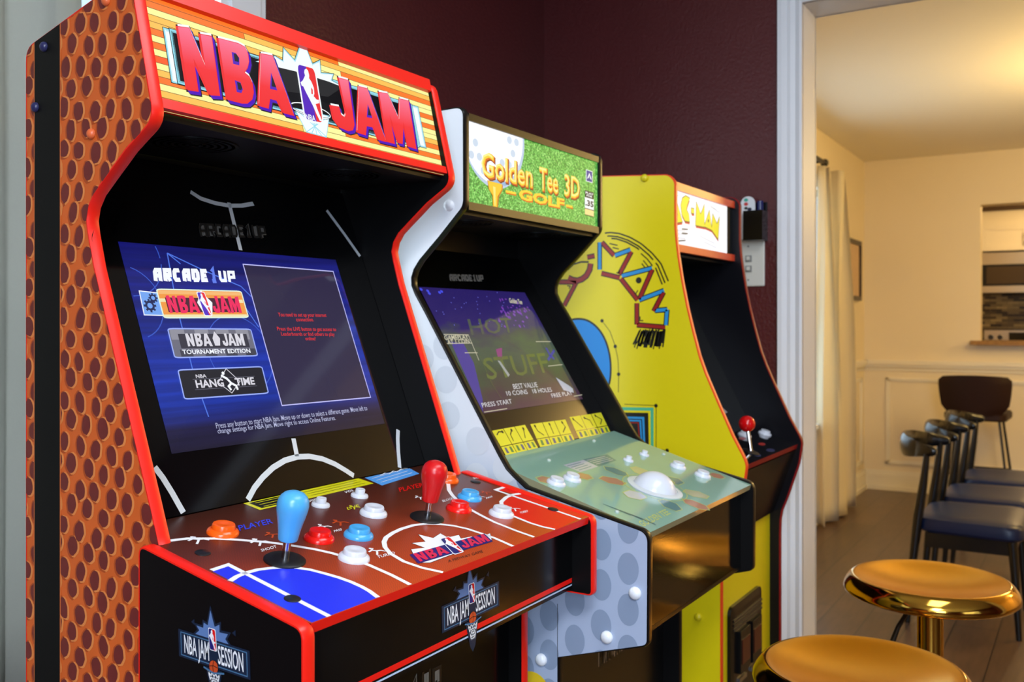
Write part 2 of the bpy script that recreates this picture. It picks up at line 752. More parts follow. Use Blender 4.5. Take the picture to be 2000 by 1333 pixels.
# ------------------------------------------------------------------ dining room and kitchen shell
DX0, DX1, DZ0, DZ1 = 4.35, 6.22, 0.62, 2.06
mb = MB()
mb.box(JX, DX0, YW, YW + T, 0, ZC, cream)
mb.box(DX1, XK + .12, YW, YW + T, 0, ZC, cream)
mb.box(DX0, DX1, YW, YW + T, 0, DZ0, cream)
mb.box(DX0, DX1, YW, YW + T, DZ1, ZC, cream)
struct('wall_dining', mb)
window(2, DX0, DX1, DZ0, DZ1, YW, 0.08)

KY, KZ0, KZ1 = 0.673, 1.075, 2.06
mb = MB()
mb.box(XK, XK + .12, KY, YW, 0, ZC, cream)
mb.box(XK, XK + .12, -1.6, KY, 0, KZ0, cream)
mb.box(XK, XK + .12, -1.6, KY, KZ1, ZC, cream)
mb.box(XK, XK + .12, YF, -1.6, 0, ZC, cream)
struct('wall_kitchen', mb)
mb = MB()
mb.box(10.0, 10.1, YF, YW, 0, ZC, cream)
mb.box(XK + .12, 10.0, YW, YW + T, 0, ZC, cream)
struct('wall_far', mb)
# panel moulding, chair rail and skirting on the dining walls
RZ = 0.954


def rail_x(mb, y0, y1, z, h, d, x=XK):
    mb.box(x - d, x, y0, y1, z, z + h, trim_cream)


def rail_y(mb, x0, x1, z, h, d, y=YW):
    mb.box(x0, x1, y - d, y, z, z + h, trim_cream)


mb = MB()
rail_x(mb, YF, YW, RZ - .03, .03, .030); rail_x(mb, YF, YW, RZ - .05, .02, .018); rail_x(mb, YF, YW, RZ - .075, .014, .010)
struct('trim_2', mb)
mb = MB()
rail_y(mb, DX1 + .08, XK, RZ - .03, .03, .030); rail_y(mb, DX1 + .08, XK, RZ - .05, .02, .018); rail_y(mb, DX1 + .08, XK, RZ - .075, .014, .010)
struct('trim_3', mb)
mb = MB()
rail_x(mb, YF, YW, 0, .12, .016); rail_x(mb, YF, YW, .12, .022, .010); rail_x(mb, YF, YW, 0, .03, .026)
struct('baseboard_kitchen', mb)
mb = MB()
rail_y(mb, JX, XK, 0, .12, .016); rail_y(mb, JX, XK, .12, .022, .010); rail_y(mb, JX, XK, 0, .03, .026)
struct('baseboard_dining', mb)


def frame_x(mb, y0, y1, z0, z1):
    for d, i in ((.014, 0), (.008, .012)):
        w = .014
        mb.box(XK - d, XK, y0 + i, y1 - i, z0 + i, z0 + i + w, trim_cream)
        mb.box(XK - d, XK, y0 + i, y1 - i, z1 - i - w, z1 - i, trim_cream)
        mb.box(XK - d, XK, y0 + i, y0 + i + w, z0 + i, z1 - i, trim_cream)
        mb.box(XK - d, XK, y1 - i - w, y1 - i, z0 + i, z1 - i, trim_cream)


mb = MB()
frame_x(mb, 0.30, 1.297, .195, .826); frame_x(mb, -.95, .10, .195, .826)
struct('trim_4', mb)
mb = MB()
for d, i in ((.014, 0), (.008, .012)):
    w = .014
    x0, x1, z0, z1 = 6.62 + i, 7.22 - i, .195 + i, .826 - i
    mb.box(x0, x1, YW - d, YW, z0, z0 + w, trim_cream); mb.box(x0, x1, YW - d, YW, z1 - w, z1, trim_cream)
    mb.box(x0, x0 + w, YW - d, YW, z0, z1, trim_cream); mb.box(x1 - w, x1, YW - d, YW, z0, z1, trim_cream)
struct('trim_5', mb)
# ------------------------------------------------------------------ cabinet pieces
def sym(a, b, C):
    """depth plane on which two photo points lie mirrored about x = C"""
    lo, hi = .2, 2.0
    for _ in range(60):
        m = (lo + hi) / 2
        if at_y(*a, m).x + at_y(*b, m).x > 2 * C:
            hi = m
        else:
            lo = m
    return (at_y(*a, m) + at_y(*b, m)) / 2


def side_panels(root, prof, xo, xi, mat_out, mat_in, trim, art=None, name='side_panel'):
    """a side board (outer face xo, inner face xi) with its edging"""
    mb = MB()
    n = len(prof)
    v = [(xo, y, z) for y, z in prof] + [(xi, y, z) for y, z in prof]
    mb.faces(v, [list(range(n))], mat_out)
    mb.faces(v, [list(range(n, 2 * n))], mat_in)
    mb.faces(v, [(i, (i + 1) % n, n + (i + 1) % n, n + i) for i in range(n)], trim, True)
    if art:
        art(mb)
    o = mb.build(name, root, recalc=False)
    edge_trim('edge_trim', prof, min(xo, xi), max(xo, xi), trim, o)
    return o


def cap(parent, P, axis, r, mat, name='screw_cap', flat=False):
    mb = MB()
    mb.lathe([(r, 0), (r, .0007), (r * .92, .0011), (0, .0012)] if flat else [(r, 0), (r, r * .25), (r * .9, r * .5), (r * .6, r * .75), (r * .2, r * .86), (0, r * .87)], mat, 16, P, axis)
    return mb.build(name, parent)


def button(root, pl, px, r, mat, name='push_button', small=False):
    P = pl.p(pl.hit(*px))
    mb = MB()
    c = .72 if not small else .55
    mb.lathe([(r, 0), (r, r * .10), (r * .94, r * .22), (r * c * 1.06, r * .34), (r * c * 1.02, r * .30)], mat, 32, P, pl.N)
    o = mb.build(name, root)
    mb = MB()
    h = .52 if not small else .75
    mb.lathe([(r * c, 0), (r * c, r * h), (r * c * .93, r * (h + .08)), (r * c * .8, r * (h + .10)), (r * c * .4, r * (h + .05)), (0, r * (h + .03))], mat, 28, P + pl.N * .0003, pl.N)
    mb.build('plunger', o)
    return o


def bat_stick(root, pl, px, mat, lean=(0, 0)):
    P = pl.p(pl.hit(*px))
    ax = (pl.N + pl.U * lean[0] + pl.V * lean[1]).normalized()
    mb = MB()
    mb.lathe([(.021, 0), (.021, .0016), (.019, .003), (.010, .0036), (0, .0036)], M('black washer', (14, 14, 15), .45), 36, P, pl.N)
    o = mb.build('joystick', root)
    mb = MB()
    mb.lathe([(.0040, 0), (.0040, .030), (.0046, .031), (.0046, .036)], chrome, 16, P + pl.N * .003, ax)
    mb.build('shaft', o)
    mb = MB()
    prof = [(0, .0205), (.0070, .0205), (.0088, .0216), (.0094, .024), (.0102, .032), (.0116, .041), (.0133, .050), (.0146, .058), (.0149, .0635), (.0143, .0685), (.0125, .0735), (.0095, .0772), (.005, .0795), (0, .0801)]
    mb.lathe([(r * 1.07, h * .86 + .0035) for r, h in prof], mat, 32, P, ax)
    mb.build('handle', o)
    return o


def logo_player(A, f, k, s=1.0):
    """tall badge: violet left, red right, white figure dribbling"""
    wht = A['white']
    rr = lambda i: rounded([(i, i * .5), (1 - i, i * .5), (1 - i, 1 - i * .5), (i, 1 - i * .5)], .14, 4)
    a = A['art']
    a.fill([f(*p) for p in rr(0)], wht, k)
    a.fill([f(*p) for p in clip(rr(.07), [(0, 0), (.62, 0), (.50, 1), (0, 1)])], A['violet'], k + 1)
    a.fill([f(*p) for p in clip(rr(.07), [(.62, 0), (1, 0), (1, 1), (.50, 1)])], A['red'], k + 1)
    fig = [(.40, .90), (.50, .93), (.58, .90), (.60, .82), (.57, .77), (.66, .72), (.74, .62), (.72, .52), (.66, .47), (.80, .42), (.90, .43), (.90, .37),
           (.76, .35), (.70, .34), (.76, .24), (.86, .12), (.90, .06), (.78, .06), (.66, .17), (.54, .30), (.40, .42), (.28, .52), (.20, .60), (.13, .60), (.10, .66), (.22, .70), (.32, .76), (.38, .80), (.36, .85)]
    a.fill([f(*p) for p in fig], wht, k + 2)
    a.fill([f(*p) for p in [(.60, .62), (.66, .58), (.63, .50), (.56, .50)]], A['red'], k + 3)


# ------------------------------------------------------------------ first cabinet: basketball
XB, XR, YB = .5849, .1 + 1.0388, .571
TB = .0135
C1 = (XB + XR) / 2
XU, XUR = XB + .018, XR - .018
XI, XIR = XU + TB, XUR - TB
cab = thing('arcade_cabinet', 'tall arcade cabinet with orange pebbled sides, red edging and a blue menu screen', 'arcade machine', (C1, .80, 0), 'arcade cabinets in a row along the wall')

tr = [(246.5, 291), (205, 348.5), (183.4, 379), (173, 404), (169, 430), (172, 455), (183.4, 520), (291, 980), (306, 1046)]
pts = [(at_x(*p, XU).y, at_x(*p, XU).z) for p in tr]
tip = at_x(299, 224, XU)
_p = [(1.005, 1.530), (.8255, 1.5785), (tip.y - .001, tip.z - .004)] + pts + [(.778, 1.000), (.705, .975), (.668, .950), (.668, .012), (1.005, .012)]
prof1 = rounded(_p, [.014, .014, .016] + [0] * (len(_p) - 3))
pl_side = Plane((XU, 0, 0), (0, 1, 0), (0, 0, 1))
stripe_edge = M('thin orange line', (222, 120, 60), .4)


def side_art(mb):
    a = Art(mb, pl_side)
    rp = random.Random(11)
    for j in range(40):
        for i in range(15):
            y = .68 + i * .0268 + (j % 2) * .0134 + rp.uniform(-.0026, .0026)
            z = .735 + j * .0222 + (i * .0035) + rp.uniform(-.0022, .0022)
            ry, rz, ro = rp.uniform(.0068, .0086), rp.uniform(.0092, .0114), rp.uniform(-.25, .25)
            n = 16
            jit = [rp.uniform(.93, 1.07) for _ in range(n)]
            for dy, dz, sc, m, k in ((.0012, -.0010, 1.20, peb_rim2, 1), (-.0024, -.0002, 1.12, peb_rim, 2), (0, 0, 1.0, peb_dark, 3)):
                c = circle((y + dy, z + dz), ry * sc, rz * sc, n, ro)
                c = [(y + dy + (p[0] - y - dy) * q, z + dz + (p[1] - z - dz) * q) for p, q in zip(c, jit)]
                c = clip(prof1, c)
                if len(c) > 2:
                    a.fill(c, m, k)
    y0, y1 = at_x(118, 700, XU).y, at_x(68.5, 700, XU).y
    for lo, hi, m, k in ((y0 - .0012, y1 + .0012, stripe_edge, 4), (y0, y1, black, 5)):
        a.fill(clip(prof1, [(lo, .02), (hi, .02), (hi, 1.7), (lo, 1.7)]), m, k)


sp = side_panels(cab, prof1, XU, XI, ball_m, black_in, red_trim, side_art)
sp['label'] = 'left side board printed like orange basketball skin'
blue_cap = M('dark blue cap', (44, 46, 88), .3)
org_cap = M('orange cap', (228, 108, 60), .35)
for p, m in (((88, 92), blue_cap), ((71, 210), blue_cap), ((180, 262), org_cap), ((209, 2), org_cap)):
    cap(sp, at_x(*p, XU) - Vector((.0004, 0, 0)), (-1, 0, 0), .0056, m)
side_panels(cab, prof1, XUR, XIR, black, black_in, red_trim)
# back, top and inner hood
mb = MB(); mb.box(XI + .001, XIR - .001, .998, 1.003, .012, 1.525, black); mb.build('back_panel', cab)
mb = MB()
mb.hexa([(XI + .001, .832, 1.566), (XIR - .001, .832, 1.566), (XIR - .001, .997, 1.521), (XI + .001, .997, 1.521), (XI + .001, .832, 1.574), (XIR - .001, .832, 1.574), (XIR - .001, .997, 1.529), (XI + .001, .997, 1.529)], black)
mb.build('top_panel', cab)
mb = MB(); mb.box(XI + .001, XIR - .001, .806, .990, 1.433, 1.438, black_in)
for sx in (-.13, .13):
    for r in (.050, .042, .034, .026, .018, .010):
        mb.lathe([(r, 0), (r, -.0015), (r - .004, -.0015), (r - .004, 0)], black, 28, (C1 + sx, .885, 1.4329))
mb.build('speaker_panel', cab)

# marquee, lit
mt, mbm = Vector((0, .8255, 1.5655)), Vector((0, .7973, 1.4406))
pl_mq = Plane((XI, mbm.y + .004, mbm.z), (1, 0, 0), mt - mbm)
LEN = (mt - mbm).length
WQ = XIR - XI
E1 = 1.0


def E(name, c, e=E1, rough=.35):
    return M(name, c, rough, emit=e, spec=.06)


mq_o, mq_y, mq_l, mq_r = E('lit orange', (255, 122, 30)), E('lit amber', (255, 196, 84)), E('lit pale yellow', (255, 250, 160)), E('lit deep orange', (255, 92, 20))
mq_k, mq_w, mq_v, mq_red = E('lit black', (10, 8, 14)), E('lit white', (246, 252, 255)), E('lit violet', (82, 20, 190)), E('lit red', (238, 34, 34))
mq_c = E('lit pale cyan', (150, 222, 240))
mq_ln = E('lit brown line', (120, 70, 20))
grad = new_mat('pink to red lettering')
bsdf(grad).inputs['Base Color'].default_value = (.02, .02, .02, 1)
bsdf(grad).inputs['Emission Strength'].default_value = E1
bsdf(grad).inputs['Specular IOR Level'].default_value = .06
ramp(grad, zgrad, [(0.10, (240, 26, 22)), (.45, (246, 40, 46)), (.74, (250, 110, 140)), (.95, (246, 150, 200))], 'Emission Color')

mb = MB()
a = Art(mb, pl_mq)
a.fill([(0, 0), (WQ, 0), (WQ, LEN), (0, LEN)], mq_l, 0)
rows = 17
cols = [mq_l, mq_o, mq_y, mq_l, mq_o, mq_y, mq_l, mq_r, mq_l, mq_o, mq_l, mq_o, mq_y, mq_y, mq_l, mq_o, mq_o]
cols2 = [mq_l, mq_y, mq_l, mq_o, mq_l, mq_o, mq_y, mq_l, mq_l, mq_o, mq_l, mq_o, mq_l, mq_l, mq_o, mq_y, mq_l]
rnd = random.Random(3)
for i in range(rows):
    z0, z1 = LEN * i / rows, LEN * (i + 1) / rows
    br_ = WQ * rnd.uniform(.18, .85)
    a.fill([(0, z0), (br_, z0), (br_, z1), (0, z1)], cols[i], 1)
    a.fill([(br_, z0), (WQ, z0), (WQ, z1), (br_, z1)], cols2[i], 1)
    if i:
        a.stroke([(0, z0), (WQ, z0)], .0006, mq_ln, 2)
    a.stroke([(br_, z0), (br_, z1)], .0006, mq_ln, 2)
# dark banner with cyan edging behind the lettering
for dx, k in ((-12, 3), (0, 5)):
    ban = a.px([(333 + dx, 60 + dx * .18), (802, 206), (816, 286), (349 + dx, 161 + dx * .2)])
    ban2 = a.px([(333, 60), (803 - dx, 208 - dx * .25), (818 - dx, 284 - dx * .25), (349, 161)])
    for b_ in (ban, ban2):
        a.stroke(b_, .0052, mq_k, k, True)
        a.stroke(b_, .0036, mq_c, k + 1, True)
        a.fill(b_, mq_k if dx == 0 else mq_w, k + 1)
burst = a.px([(500, 121), (536, 111), (552, 121), (553, 96), (575, 120), (586, 88), (597, 96), (609, 127), (623, 120), (625, 144), (649, 146), (645, 158), (668, 170), (575, 160), (536, 128)])
a.stroke(burst, .0034, mq_k, 7, True)
a.stroke(burst, .0018, mq_c, 8, True)
a.fill(burst, mq_w, 8)
a.fill(a.px([(520, 127), (575, 140), (640, 160), (668, 171), (640, 190), (560, 180)]), mq_k, 9)
# hoop and net below the badge
net = a.px([(575, 213), (641, 228), (636, 268), (598, 258)])
a.stroke(net, .002, mq_c, 7, True)
a.fill(net, mq_w, 8)
for q in range(5):
    t = q / 4
    a.stroke([tuple(Vector(net[0]).lerp(Vector(net[1]), t)), tuple(Vector(net[3]).lerp(Vector(net[2]), 1 - t))], .0011, mq_c, 9)
hc = a.px([(606, 217)])[0]
a.stroke(circle(hc, .034, .0075, 28), .0026, mq_k, 9, True)
a.stroke(circle(hc, .034, .0075, 28), .0013, mq_w, 10, True)

LET = {
    'N': ([(345, 53), (367, 56), (399, 132), (389, 68), (411, 72), (427, 188), (409, 187), (376, 117), (385, 180), (365, 177)], []),
    'B': ([(424, 76), (463, 86), (476, 93), (482, 106), (484, 121), (481, 134), (475, 143), (485, 151), (491, 165), (493, 182), (490, 195), (481, 203), (470, 203), (443, 196)],
          [[(450, 103), (458, 105), (465, 115), (465, 129), (453, 126)], [(456, 158), (467, 162), (472, 176), (469, 183), (460, 181)]]),
    'A': ([(508, 106), (530, 110), (572, 227), (552, 222), (541, 198), (525, 194), (522, 213), (504, 208)], [[(527, 143), (539, 178), (525, 175)]]),
    'J': ([(659, 153), (678, 158), (690, 245), (687, 255), (678, 257), (662, 250), (650, 234), (644, 207), (660, 210), (664, 225), (671, 231), (674, 221)], []),
    'a': ([(699, 170), (715, 174), (752, 278), (737, 274), (728, 250), (714, 247), (712, 265), (696, 260)], [[(716, 205), (725, 232), (714, 230)]]),
    'M': ([(738, 181), (755, 184), (778, 236), (779, 194), (796, 198), (811, 292), (795, 287), (786, 240), (784, 282), (776, 280), (759, 226), (769, 282), (754, 278)], []),
}

def jam(a, f, m, k, part):
    """the same lettering, small, fitted to a frame; part 0 the first word, 1 the second"""
    src = {c: (a_mq.px(o_), [a_mq.px(h) for h in hs]) for c, (o_, hs) in LET.items() if c in ('NBA', 'JaM')[part]}
    us = [p[0] for o_, _ in src.values() for p in o_]
    u0, u1_ = min(us), max(us)
    for o_, hs in src.values():
        vs = [p[1] for p in o_]
        z0, z1 = min(vs), max(vs)
        g = lambda p: f((p[0] - u0) / (u1_ - u0), (p[1] - z0) / (z1 - z0))
        a.fill([g(p) for p in o_], m, k)
        for h in hs:
            a.fill([g(p) for p in h], pk_s, k + 1)


a_mq = a
pk_s = M('dark lettering gap', (14, 10, 16), .4)
for ch, (o_, holes) in LET.items():
    L = a.px(o_)
    sh = lambda pts, dx, dy: [(p[0] + dx, p[1] + dy) for p in pts]
    a.stroke(L, .0046, mq_k, 11, True)
    for d in (.25, .5, .75, 1.0):
        a.stroke(sh(L, .0036 * d, -.0040 * d), .0024, mq_k, 11, True)
    for d in (.35, .7, 1.0):
        a.fill(sh(L, .0034 * d, -.0038 * d), mq_v, 12)
        a.stroke(sh(L, .0026 * d, -.0030 * d), .0016, mq_v, 12, True)
    a.fill(sh(L, -.0030, 0), mq_red, 13)
    a.fill(sh(L, 0, .0030), mq_w, 13)
    a.stroke(L, .0009, mq_red, 14, True)
    a.fill(L, grad, 14)
    for h in holes:
        H = a.px(h)
        a.fill(H, mq_v, 15)
        a.fill(sh([tuple(Vector(q).lerp(sum((Vector(w_) for w_ in H), Vector((0, 0))) / len(H), .35)) for q in H], .0010, .0012), mq_k, 16)
f = a.fr((593, 243), (630, 245), (574, 124))
fl = Frame(pl_mq, pl_mq.hit(592, 238), pl_mq.hit(631, 246), pl_mq.hit(574, 122))
logo_player({'art': a, 'white': mq_w, 'violet': mq_v, 'red': mq_red}, fl, 17)
a.text('NBA', mq_w, 21, fl, .08, .56, .03, .13, bold=.02)
mb.build('marquee', cab, recalc=False).__setitem__('label', 'lit marquee with pink and red lettering over orange planks')
# red bars above and below it
mb = MB()
vq = lambda x, y: pl_mq.hit(x, y)[1]
for v0, v1 in ((vq(319, 217), vq(317, 198.5)), (vq(831, 180), vq(834, 159.5))):
    q = [pl_mq.p((0.0005, v0), 0), pl_mq.p((WQ - .0005, v0), 0), pl_mq.p((WQ - .0005, v1), 0), pl_mq.p((.0005, v1), 0)]
    off = pl_mq.N * .0072
    mb.hexa([q[0] - pl_mq.N * .004, q[1] - pl_mq.N * .004, q[1] + off, q[0] + off, q[3] - pl_mq.N * .004, q[2] - pl_mq.N * .004, q[2] + off, q[3] + off], red_trim)
mb.build('marquee_frame', cab)

# screen board and screen
s_t, s_b = sym((230, 471), (655, 509), C1), sym((325, 888), (757, 828), C1)
pl_bz = Plane((XI, s_b.y, s_b.z), (1, 0, 0), s_t - s_b)
dk_f, dk_b = Vector((0, .574, .9663)), Vector((0, .7895, 1.0096))
pl_dk = Plane((XB, dk_f.y, dk_f.z), (1, 0, 0), dk_b - dk_f)
slope = (dk_b.z - dk_f.z) / (dk_b.y - dk_f.y)
kb = (s_t.y - s_b.y) / (s_t.z - s_b.z)
zx = (dk_f.z + slope * (s_b.y - dk_f.y - kb * s_b.z)) / (1 - slope * kb)
yx = s_b.y + kb * (zx - s_b.z)
zt = 1.428
yt = s_b.y + kb * (zt - s_b.z)
mb = MB()
a = Art(mb, pl_bz)
v0, v1 = pl_bz.uv((XI, yx, zx))[1], pl_bz.uv((XI, yt, zt))[1]
court = M('court line print', (196, 202, 206), .4)
a.fill([(.0008, v0 + .001), (WQ - .0008, v0 + .001), (WQ - .0008, v1), (.0008, v1)], gloss_black, 0)
q0 = [pl_bz.p((.0008, v0 + .001), -40), pl_bz.p((WQ - .0008, v0 + .001), -40), pl_bz.p((WQ - .0008, v1), -40), pl_bz.p((.0008, v1), -40)]
mb.poly(q0, black_in)
clipbox = [(.001, v0 + .0012), (WQ - .001, v0 + .0012), (WQ - .001, v1), (.001, v1)]


def bzline(pts, w=.0072, curve=True):
    a.stroke([p for p in pts], w, court, 1)


arcp = a.px([(484, 977), (497, 953), (513, 933), (533, 914), (556, 900), (580, 893), (604, 892), (630, 897), (654, 907), (676, 920), (691, 930)])
bzline(arcp)
bzline(a.px([(573, 857), (580, 892)]))
left_arc = a.px([(302, 913), (318, 934), (336, 963), (350, 988), (358, 1002)])
bzline(left_arc)
bzline([(WQ - p[0], p[1]) for p in left_arc])
bzline(a.px([(447, 396), (470, 489)]), .006)
top_arc = a.px([(372, 375), (392, 388), (420, 397), (447, 402), (472, 402), (495, 398)])
bzline(top_arc, .006)
bzline(a.px([(638, 411), (672, 457), (703, 501)]), .006)
lf = a.px([(703, 501)])[0]
grey_txt = M('grey outline print', (92, 92, 90), .4)
fa = a.fr((391, 462), (521, 466), (387, 436))
a.block('ARCADE1UP', grey_txt, 2, fa, .32, .08)
a.block('ARCADE1UP', M('dark print', (24, 24, 24), .4), 3, fa, .17, .08)
mb.build('screen_board', cab, recalc=False)
# the screen image
S = 1.05
scr = new_mat('blue menu screen')
p_ = bsdf(scr)
p_.inputs['Base Color'].default_value = (.01, .01, .012, 1)
p_.inputs['Roughness'].default_value = .06
p_.inputs['Emission Strength'].default_value = S * .85
nt = scr.node_tree
tcs = nt.nodes.new('ShaderNodeTexCoord')
wv = nt.nodes.new('ShaderNodeTexNoise')
wv.inputs['Scale'].default_value = 1.0
wv.inputs['Detail'].default_value = 3
mps = nt.nodes.new('ShaderNodeMapping')
mps.inputs['Scale'].default_value = (1.2, 1, 26)
nt.links.new(tcs.outputs['Generated'], mps.inputs[0])
nt.links.new(mps.outputs[0], wv.inputs['Vector'])
r1 = ramp(scr, zgrad, [(0, (26, 20, 48)), (.10, (30, 26, 70)), (.22, (24, 56, 178)), (.45, (26, 52, 168)), (.75, (18, 30, 138)), (1, (16, 18, 112))], 'Emission Color')
mxs = nt.nodes.new('ShaderNodeMix')
mxs.data_type = 'RGBA'
mxs.blend_type = 'MULTIPLY'
mxs.inputs[0].default_value = 1
mrs = nt.nodes.new('ShaderNodeMapRange')
mrs.inputs['From Min'].default_value = .3
mrs.inputs['From Max'].default_value = .7
mrs.inputs['To Min'].default_value = .55
mrs.inputs['To Max'].default_value = 1.25
nt.links.new(wv.outputs['Fac'], mrs.inputs[0])
nt.links.new(r1.outputs['Color'], mxs.inputs[6])
nt.links.new(mrs.outputs[0], mxs.inputs[7])
nt.links.new(mxs.outputs[2], p_.inputs['Emission Color'])


def SE(name, c, e=S):
    return M('screen ' + name, c, .06, emit=e)


mb = MB()
a = Art(mb, pl_bz)
hw = (at_y(655, 509, s_t.y).x - at_y(230, 471, s_t.y).x) / 2
cu = C1 - XI
vb, vt = 0.0, pl_bz.uv(s_t)[1]
a.fill([(cu - hw, vb), (cu + hw, vb), (cu + hw, vt), (cu - hw, vt)], scr, 3)
lb, win_, dk = SE('pale blue', (120, 150, 240)), SE('window', (32, 24, 60)), SE('near black', (10, 8, 22))
sline = SE('faint blue', (70, 110, 220))
swht = SE('white', (240, 244, 255))
# court drawing on the screen
for pts in ([(326, 495), (352, 516)], [(326, 495), (345, 600), (380, 740), (407, 815)], [(326, 495), (400, 530), (470, 560), (490, 580)], [(478, 600), (505, 640)]):
    a.stroke(a.px(pts), .0016, sline, 4)
for c, ru in (((250, 590), .045), ((240, 500), .05), ((470, 690), .05)):
    cc = a.px([c])[0]
    arc = [q for q in circle(cc, ru, ru, 40) if cu - hw + .002 < q[0] < cu + hw - .05 and vb + .03 < q[1] < vt - .002]
    for i in range(len(arc) - 1):
        if (Vector(arc[i]) - Vector(arc[i + 1])).length < .012:
            a.stroke([arc[i], arc[i + 1]], .0013, SE('dim blue', (44, 80, 190)), 4)
fa = a.fr((300, 551), (460, 552), (297, 524))
a.block('ARCADE', swht, 6, Frame(pl_bz, fa(0, 0), fa(.655, 0), fa(0, 1)), .30, .12)
a.block('1', SE('logo blue', (90, 120, 230)), 6, Frame(pl_bz, fa(.675, -.08), fa(.765, -.08), fa(.675, 1.12)), .24, .05)
a.block('UP', swht, 6, Frame(pl_bz, fa(.785, -.0), fa(1, 0), fa(.785, .9)), .26, .15)
for pts in ([(474, 517), (650, 531), (723, 777), (550, 793)],):
    q = a.px(pts)
    a.fill(q, win_, 5)
    a.stroke(q, .0014, SE('lilac', (190, 190, 250)), 6, True)
# settings tile with cog wheels
q = a.px([(271, 569), (306, 573), (318, 617), (281, 616)])
a.fill(q, SE('tile blue', (110, 160, 236)), 5)
a.stroke(q, .0012, swht, 6, True)
gear = SE('gear navy', (20, 30, 80))
for c, r in (((292, 598), .0064), ((298, 583), .0048)):
    cc = a.px([c])[0]
    a.stroke(circle(cc, r * .75, n=20), r * .42, gear, 7, True)
    for t in range(8):
        an = t * math.pi / 4
        a.stroke([(cc[0] + r * .9 * math.cos(an), cc[1] + r * .9 * math.sin(an)), (cc[0] + r * 1.3 * math.cos(an), cc[1] + r * 1.3 * math.sin(an))], r * .42, gear, 7)
so, sy, spk, sgr = SE('orange', (236, 150, 60)), SE('cream', (236, 224, 170)), SE('magenta', (232, 30, 90)), SE('grey', (104, 104, 120))
bars = [[(304, 566), (469, 572), (484, 621), (319, 622)], [(326, 643), (488, 645), (502, 696), (340, 700)], [(346, 724), (508, 718), (523, 769), (359, 781)]]
for i, b_ in enumerate(bars):
    q = a.px(b_)
    f = Frame(pl_bz, q[3], q[2], q[0])
    rr = [f(*p) for p in rounded([(0, 0), (1, 0), (1, 1), (0, 1)], .06, 3)]
    a.fill(rr, [so, sgr, dk][i], 5)
    if i == 0:
        for t in (0, .28, .56, .84):
            a.fill([f(0.01, t), f(.99, t), f(.99, t + .12), f(.01, t + .12)], [sy, so, sy, SE('soft orange', (240, 180, 110))][int(t * 3.6)], 6)
        a.fill([f(.07, .2), f(.93, .2), f(.93, .72), f(.07, .72)], SE('maroon', (70, 14, 40)), 7)
        jam(a, Frame(pl_bz, f(.08, .16), f(.43, .16), f(.08, .80)), spk, 9, 0)
        jam(a, Frame(pl_bz, f(.59, .16), f(.94, .16), f(.59, .80)), spk, 9, 1)
        fb = Frame(pl_bz, f(.46, .05), f(.56, .05), f(.44, .95))
        a.fill([f(.42, .55), f(.46, .75), f(.5, 1.02), f(.55, .75), f(.60, .55), f(.56, .1), f(.47, .1)], swht, 8)
        logo_player({'art': a, 'white': swht, 'violet': SE('violet', (80, 40, 190)), 'red': SE('badge red', (230, 40, 50))}, fb, 9)
    if i == 1:
        for t in (.02, .3, .55, .8):
            a.fill([f(t, .62), f(t + .16, .62), f(t + .16, .98), f(t, .98)], SE('mid grey', (140, 140, 152)), 6)
            a.fill([f(t + .06, .03), f(t + .2, .03), f(t + .2, .28), f(t + .06, .28)], SE('dark grey', (60, 60, 74)), 6)
        a.fill([f(.1, .32), f(.93, .32), f(.93, .82), f(.1, .82)], SE('charcoal', (48, 46, 60)), 7)
        lg = SE('light grey', (214, 212, 222))
        jam(a, Frame(pl_bz, f(.18, .38), f(.47, .38), f(.18, .84)), lg, 9, 0)
        jam(a, Frame(pl_bz, f(.60, .38), f(.88, .38), f(.60, .84)), lg, 9, 1)
        a.text('TOURNAMENT EDITION', swht, 9, f, .10, .92, .12, .27, bold=.02)
        a.fill([f(.50, .40), f(.56, .40), f(.58, .66), f(.53, .92), f(.49, .66)], lg, 8)
    if i == 2:
        lg = SE('light grey', (214, 212, 222))
        a.text('NBA', lg, 9, f, .18, .30, .70, .82, bold=.02)
        a.text('HANG', lg, 9, f, .16, .48, .36, .62, bold=.03)
        a.text('TIME', lg, 9, f, .62, .86, .36, .62, bold=.03)
        for v_ in (.30, .66):
            a.stroke([f(.14, v_), f(.88, v_)], .0005, sgr, 7)
        dia = [f(.55, .98), f(.68, .5), f(.55, .1), f(.42, .5)]
        a.fill(dia, dk, 7)
        a.stroke(dia, .0009, lg, 8, True)
        a.stroke([f(.47, .75), f(.53, .62), f(.57, .45), f(.62, .35), f(.63, .2)], .003, swht, 9)
        a.stroke([f(.57, .45), f(.53, .34), f(.55, .2)], .003, swht, 9)
        a.ell(f(.50, .82), .0022, .0022, swht, 9, 10)
    a.stroke(rr, .0016, SE('bar edge', (150, 170, 245)) if i else SE('bar edge cream', (220, 240, 220)), 10, True)
rt = SE('red lettering', (226, 44, 40))
for txt, l, r, t in (('You need to set up your internet', (543, 619), (637, 620), (541.5, 611)), ('connection.', (578, 628.5), (612, 628.5), (576.5, 621)),
                     ('Press the LIVE button to get access to', (541, 646.5), (656, 647.5), (539.5, 639)), ('Leaderboards or find others to play', (549, 656.5), (653, 657), (547.5, 649)), ('online!', (596, 665.5), (616, 665.5), (594.5, 658.5))):
    a.line(txt, rt, 7, l, r, t, bold=.004)
tx = SE('pale lettering', (176, 180, 214))
a.line('Press any button to start NBA Jam. Move up or down to select a different game. Move left to', tx, 7, (422, 838), (717, 802), (419.5, 827), bold=.003)
a.line('change settings for NBA Jam. Move right to access Online Features.', tx, 7, (425, 848), (655, 821), (422.5, 838), bold=.003)
mb.build('screen', cab, recalc=False).__setitem__('label', 'blue game menu screen with red lettering in a dark window')
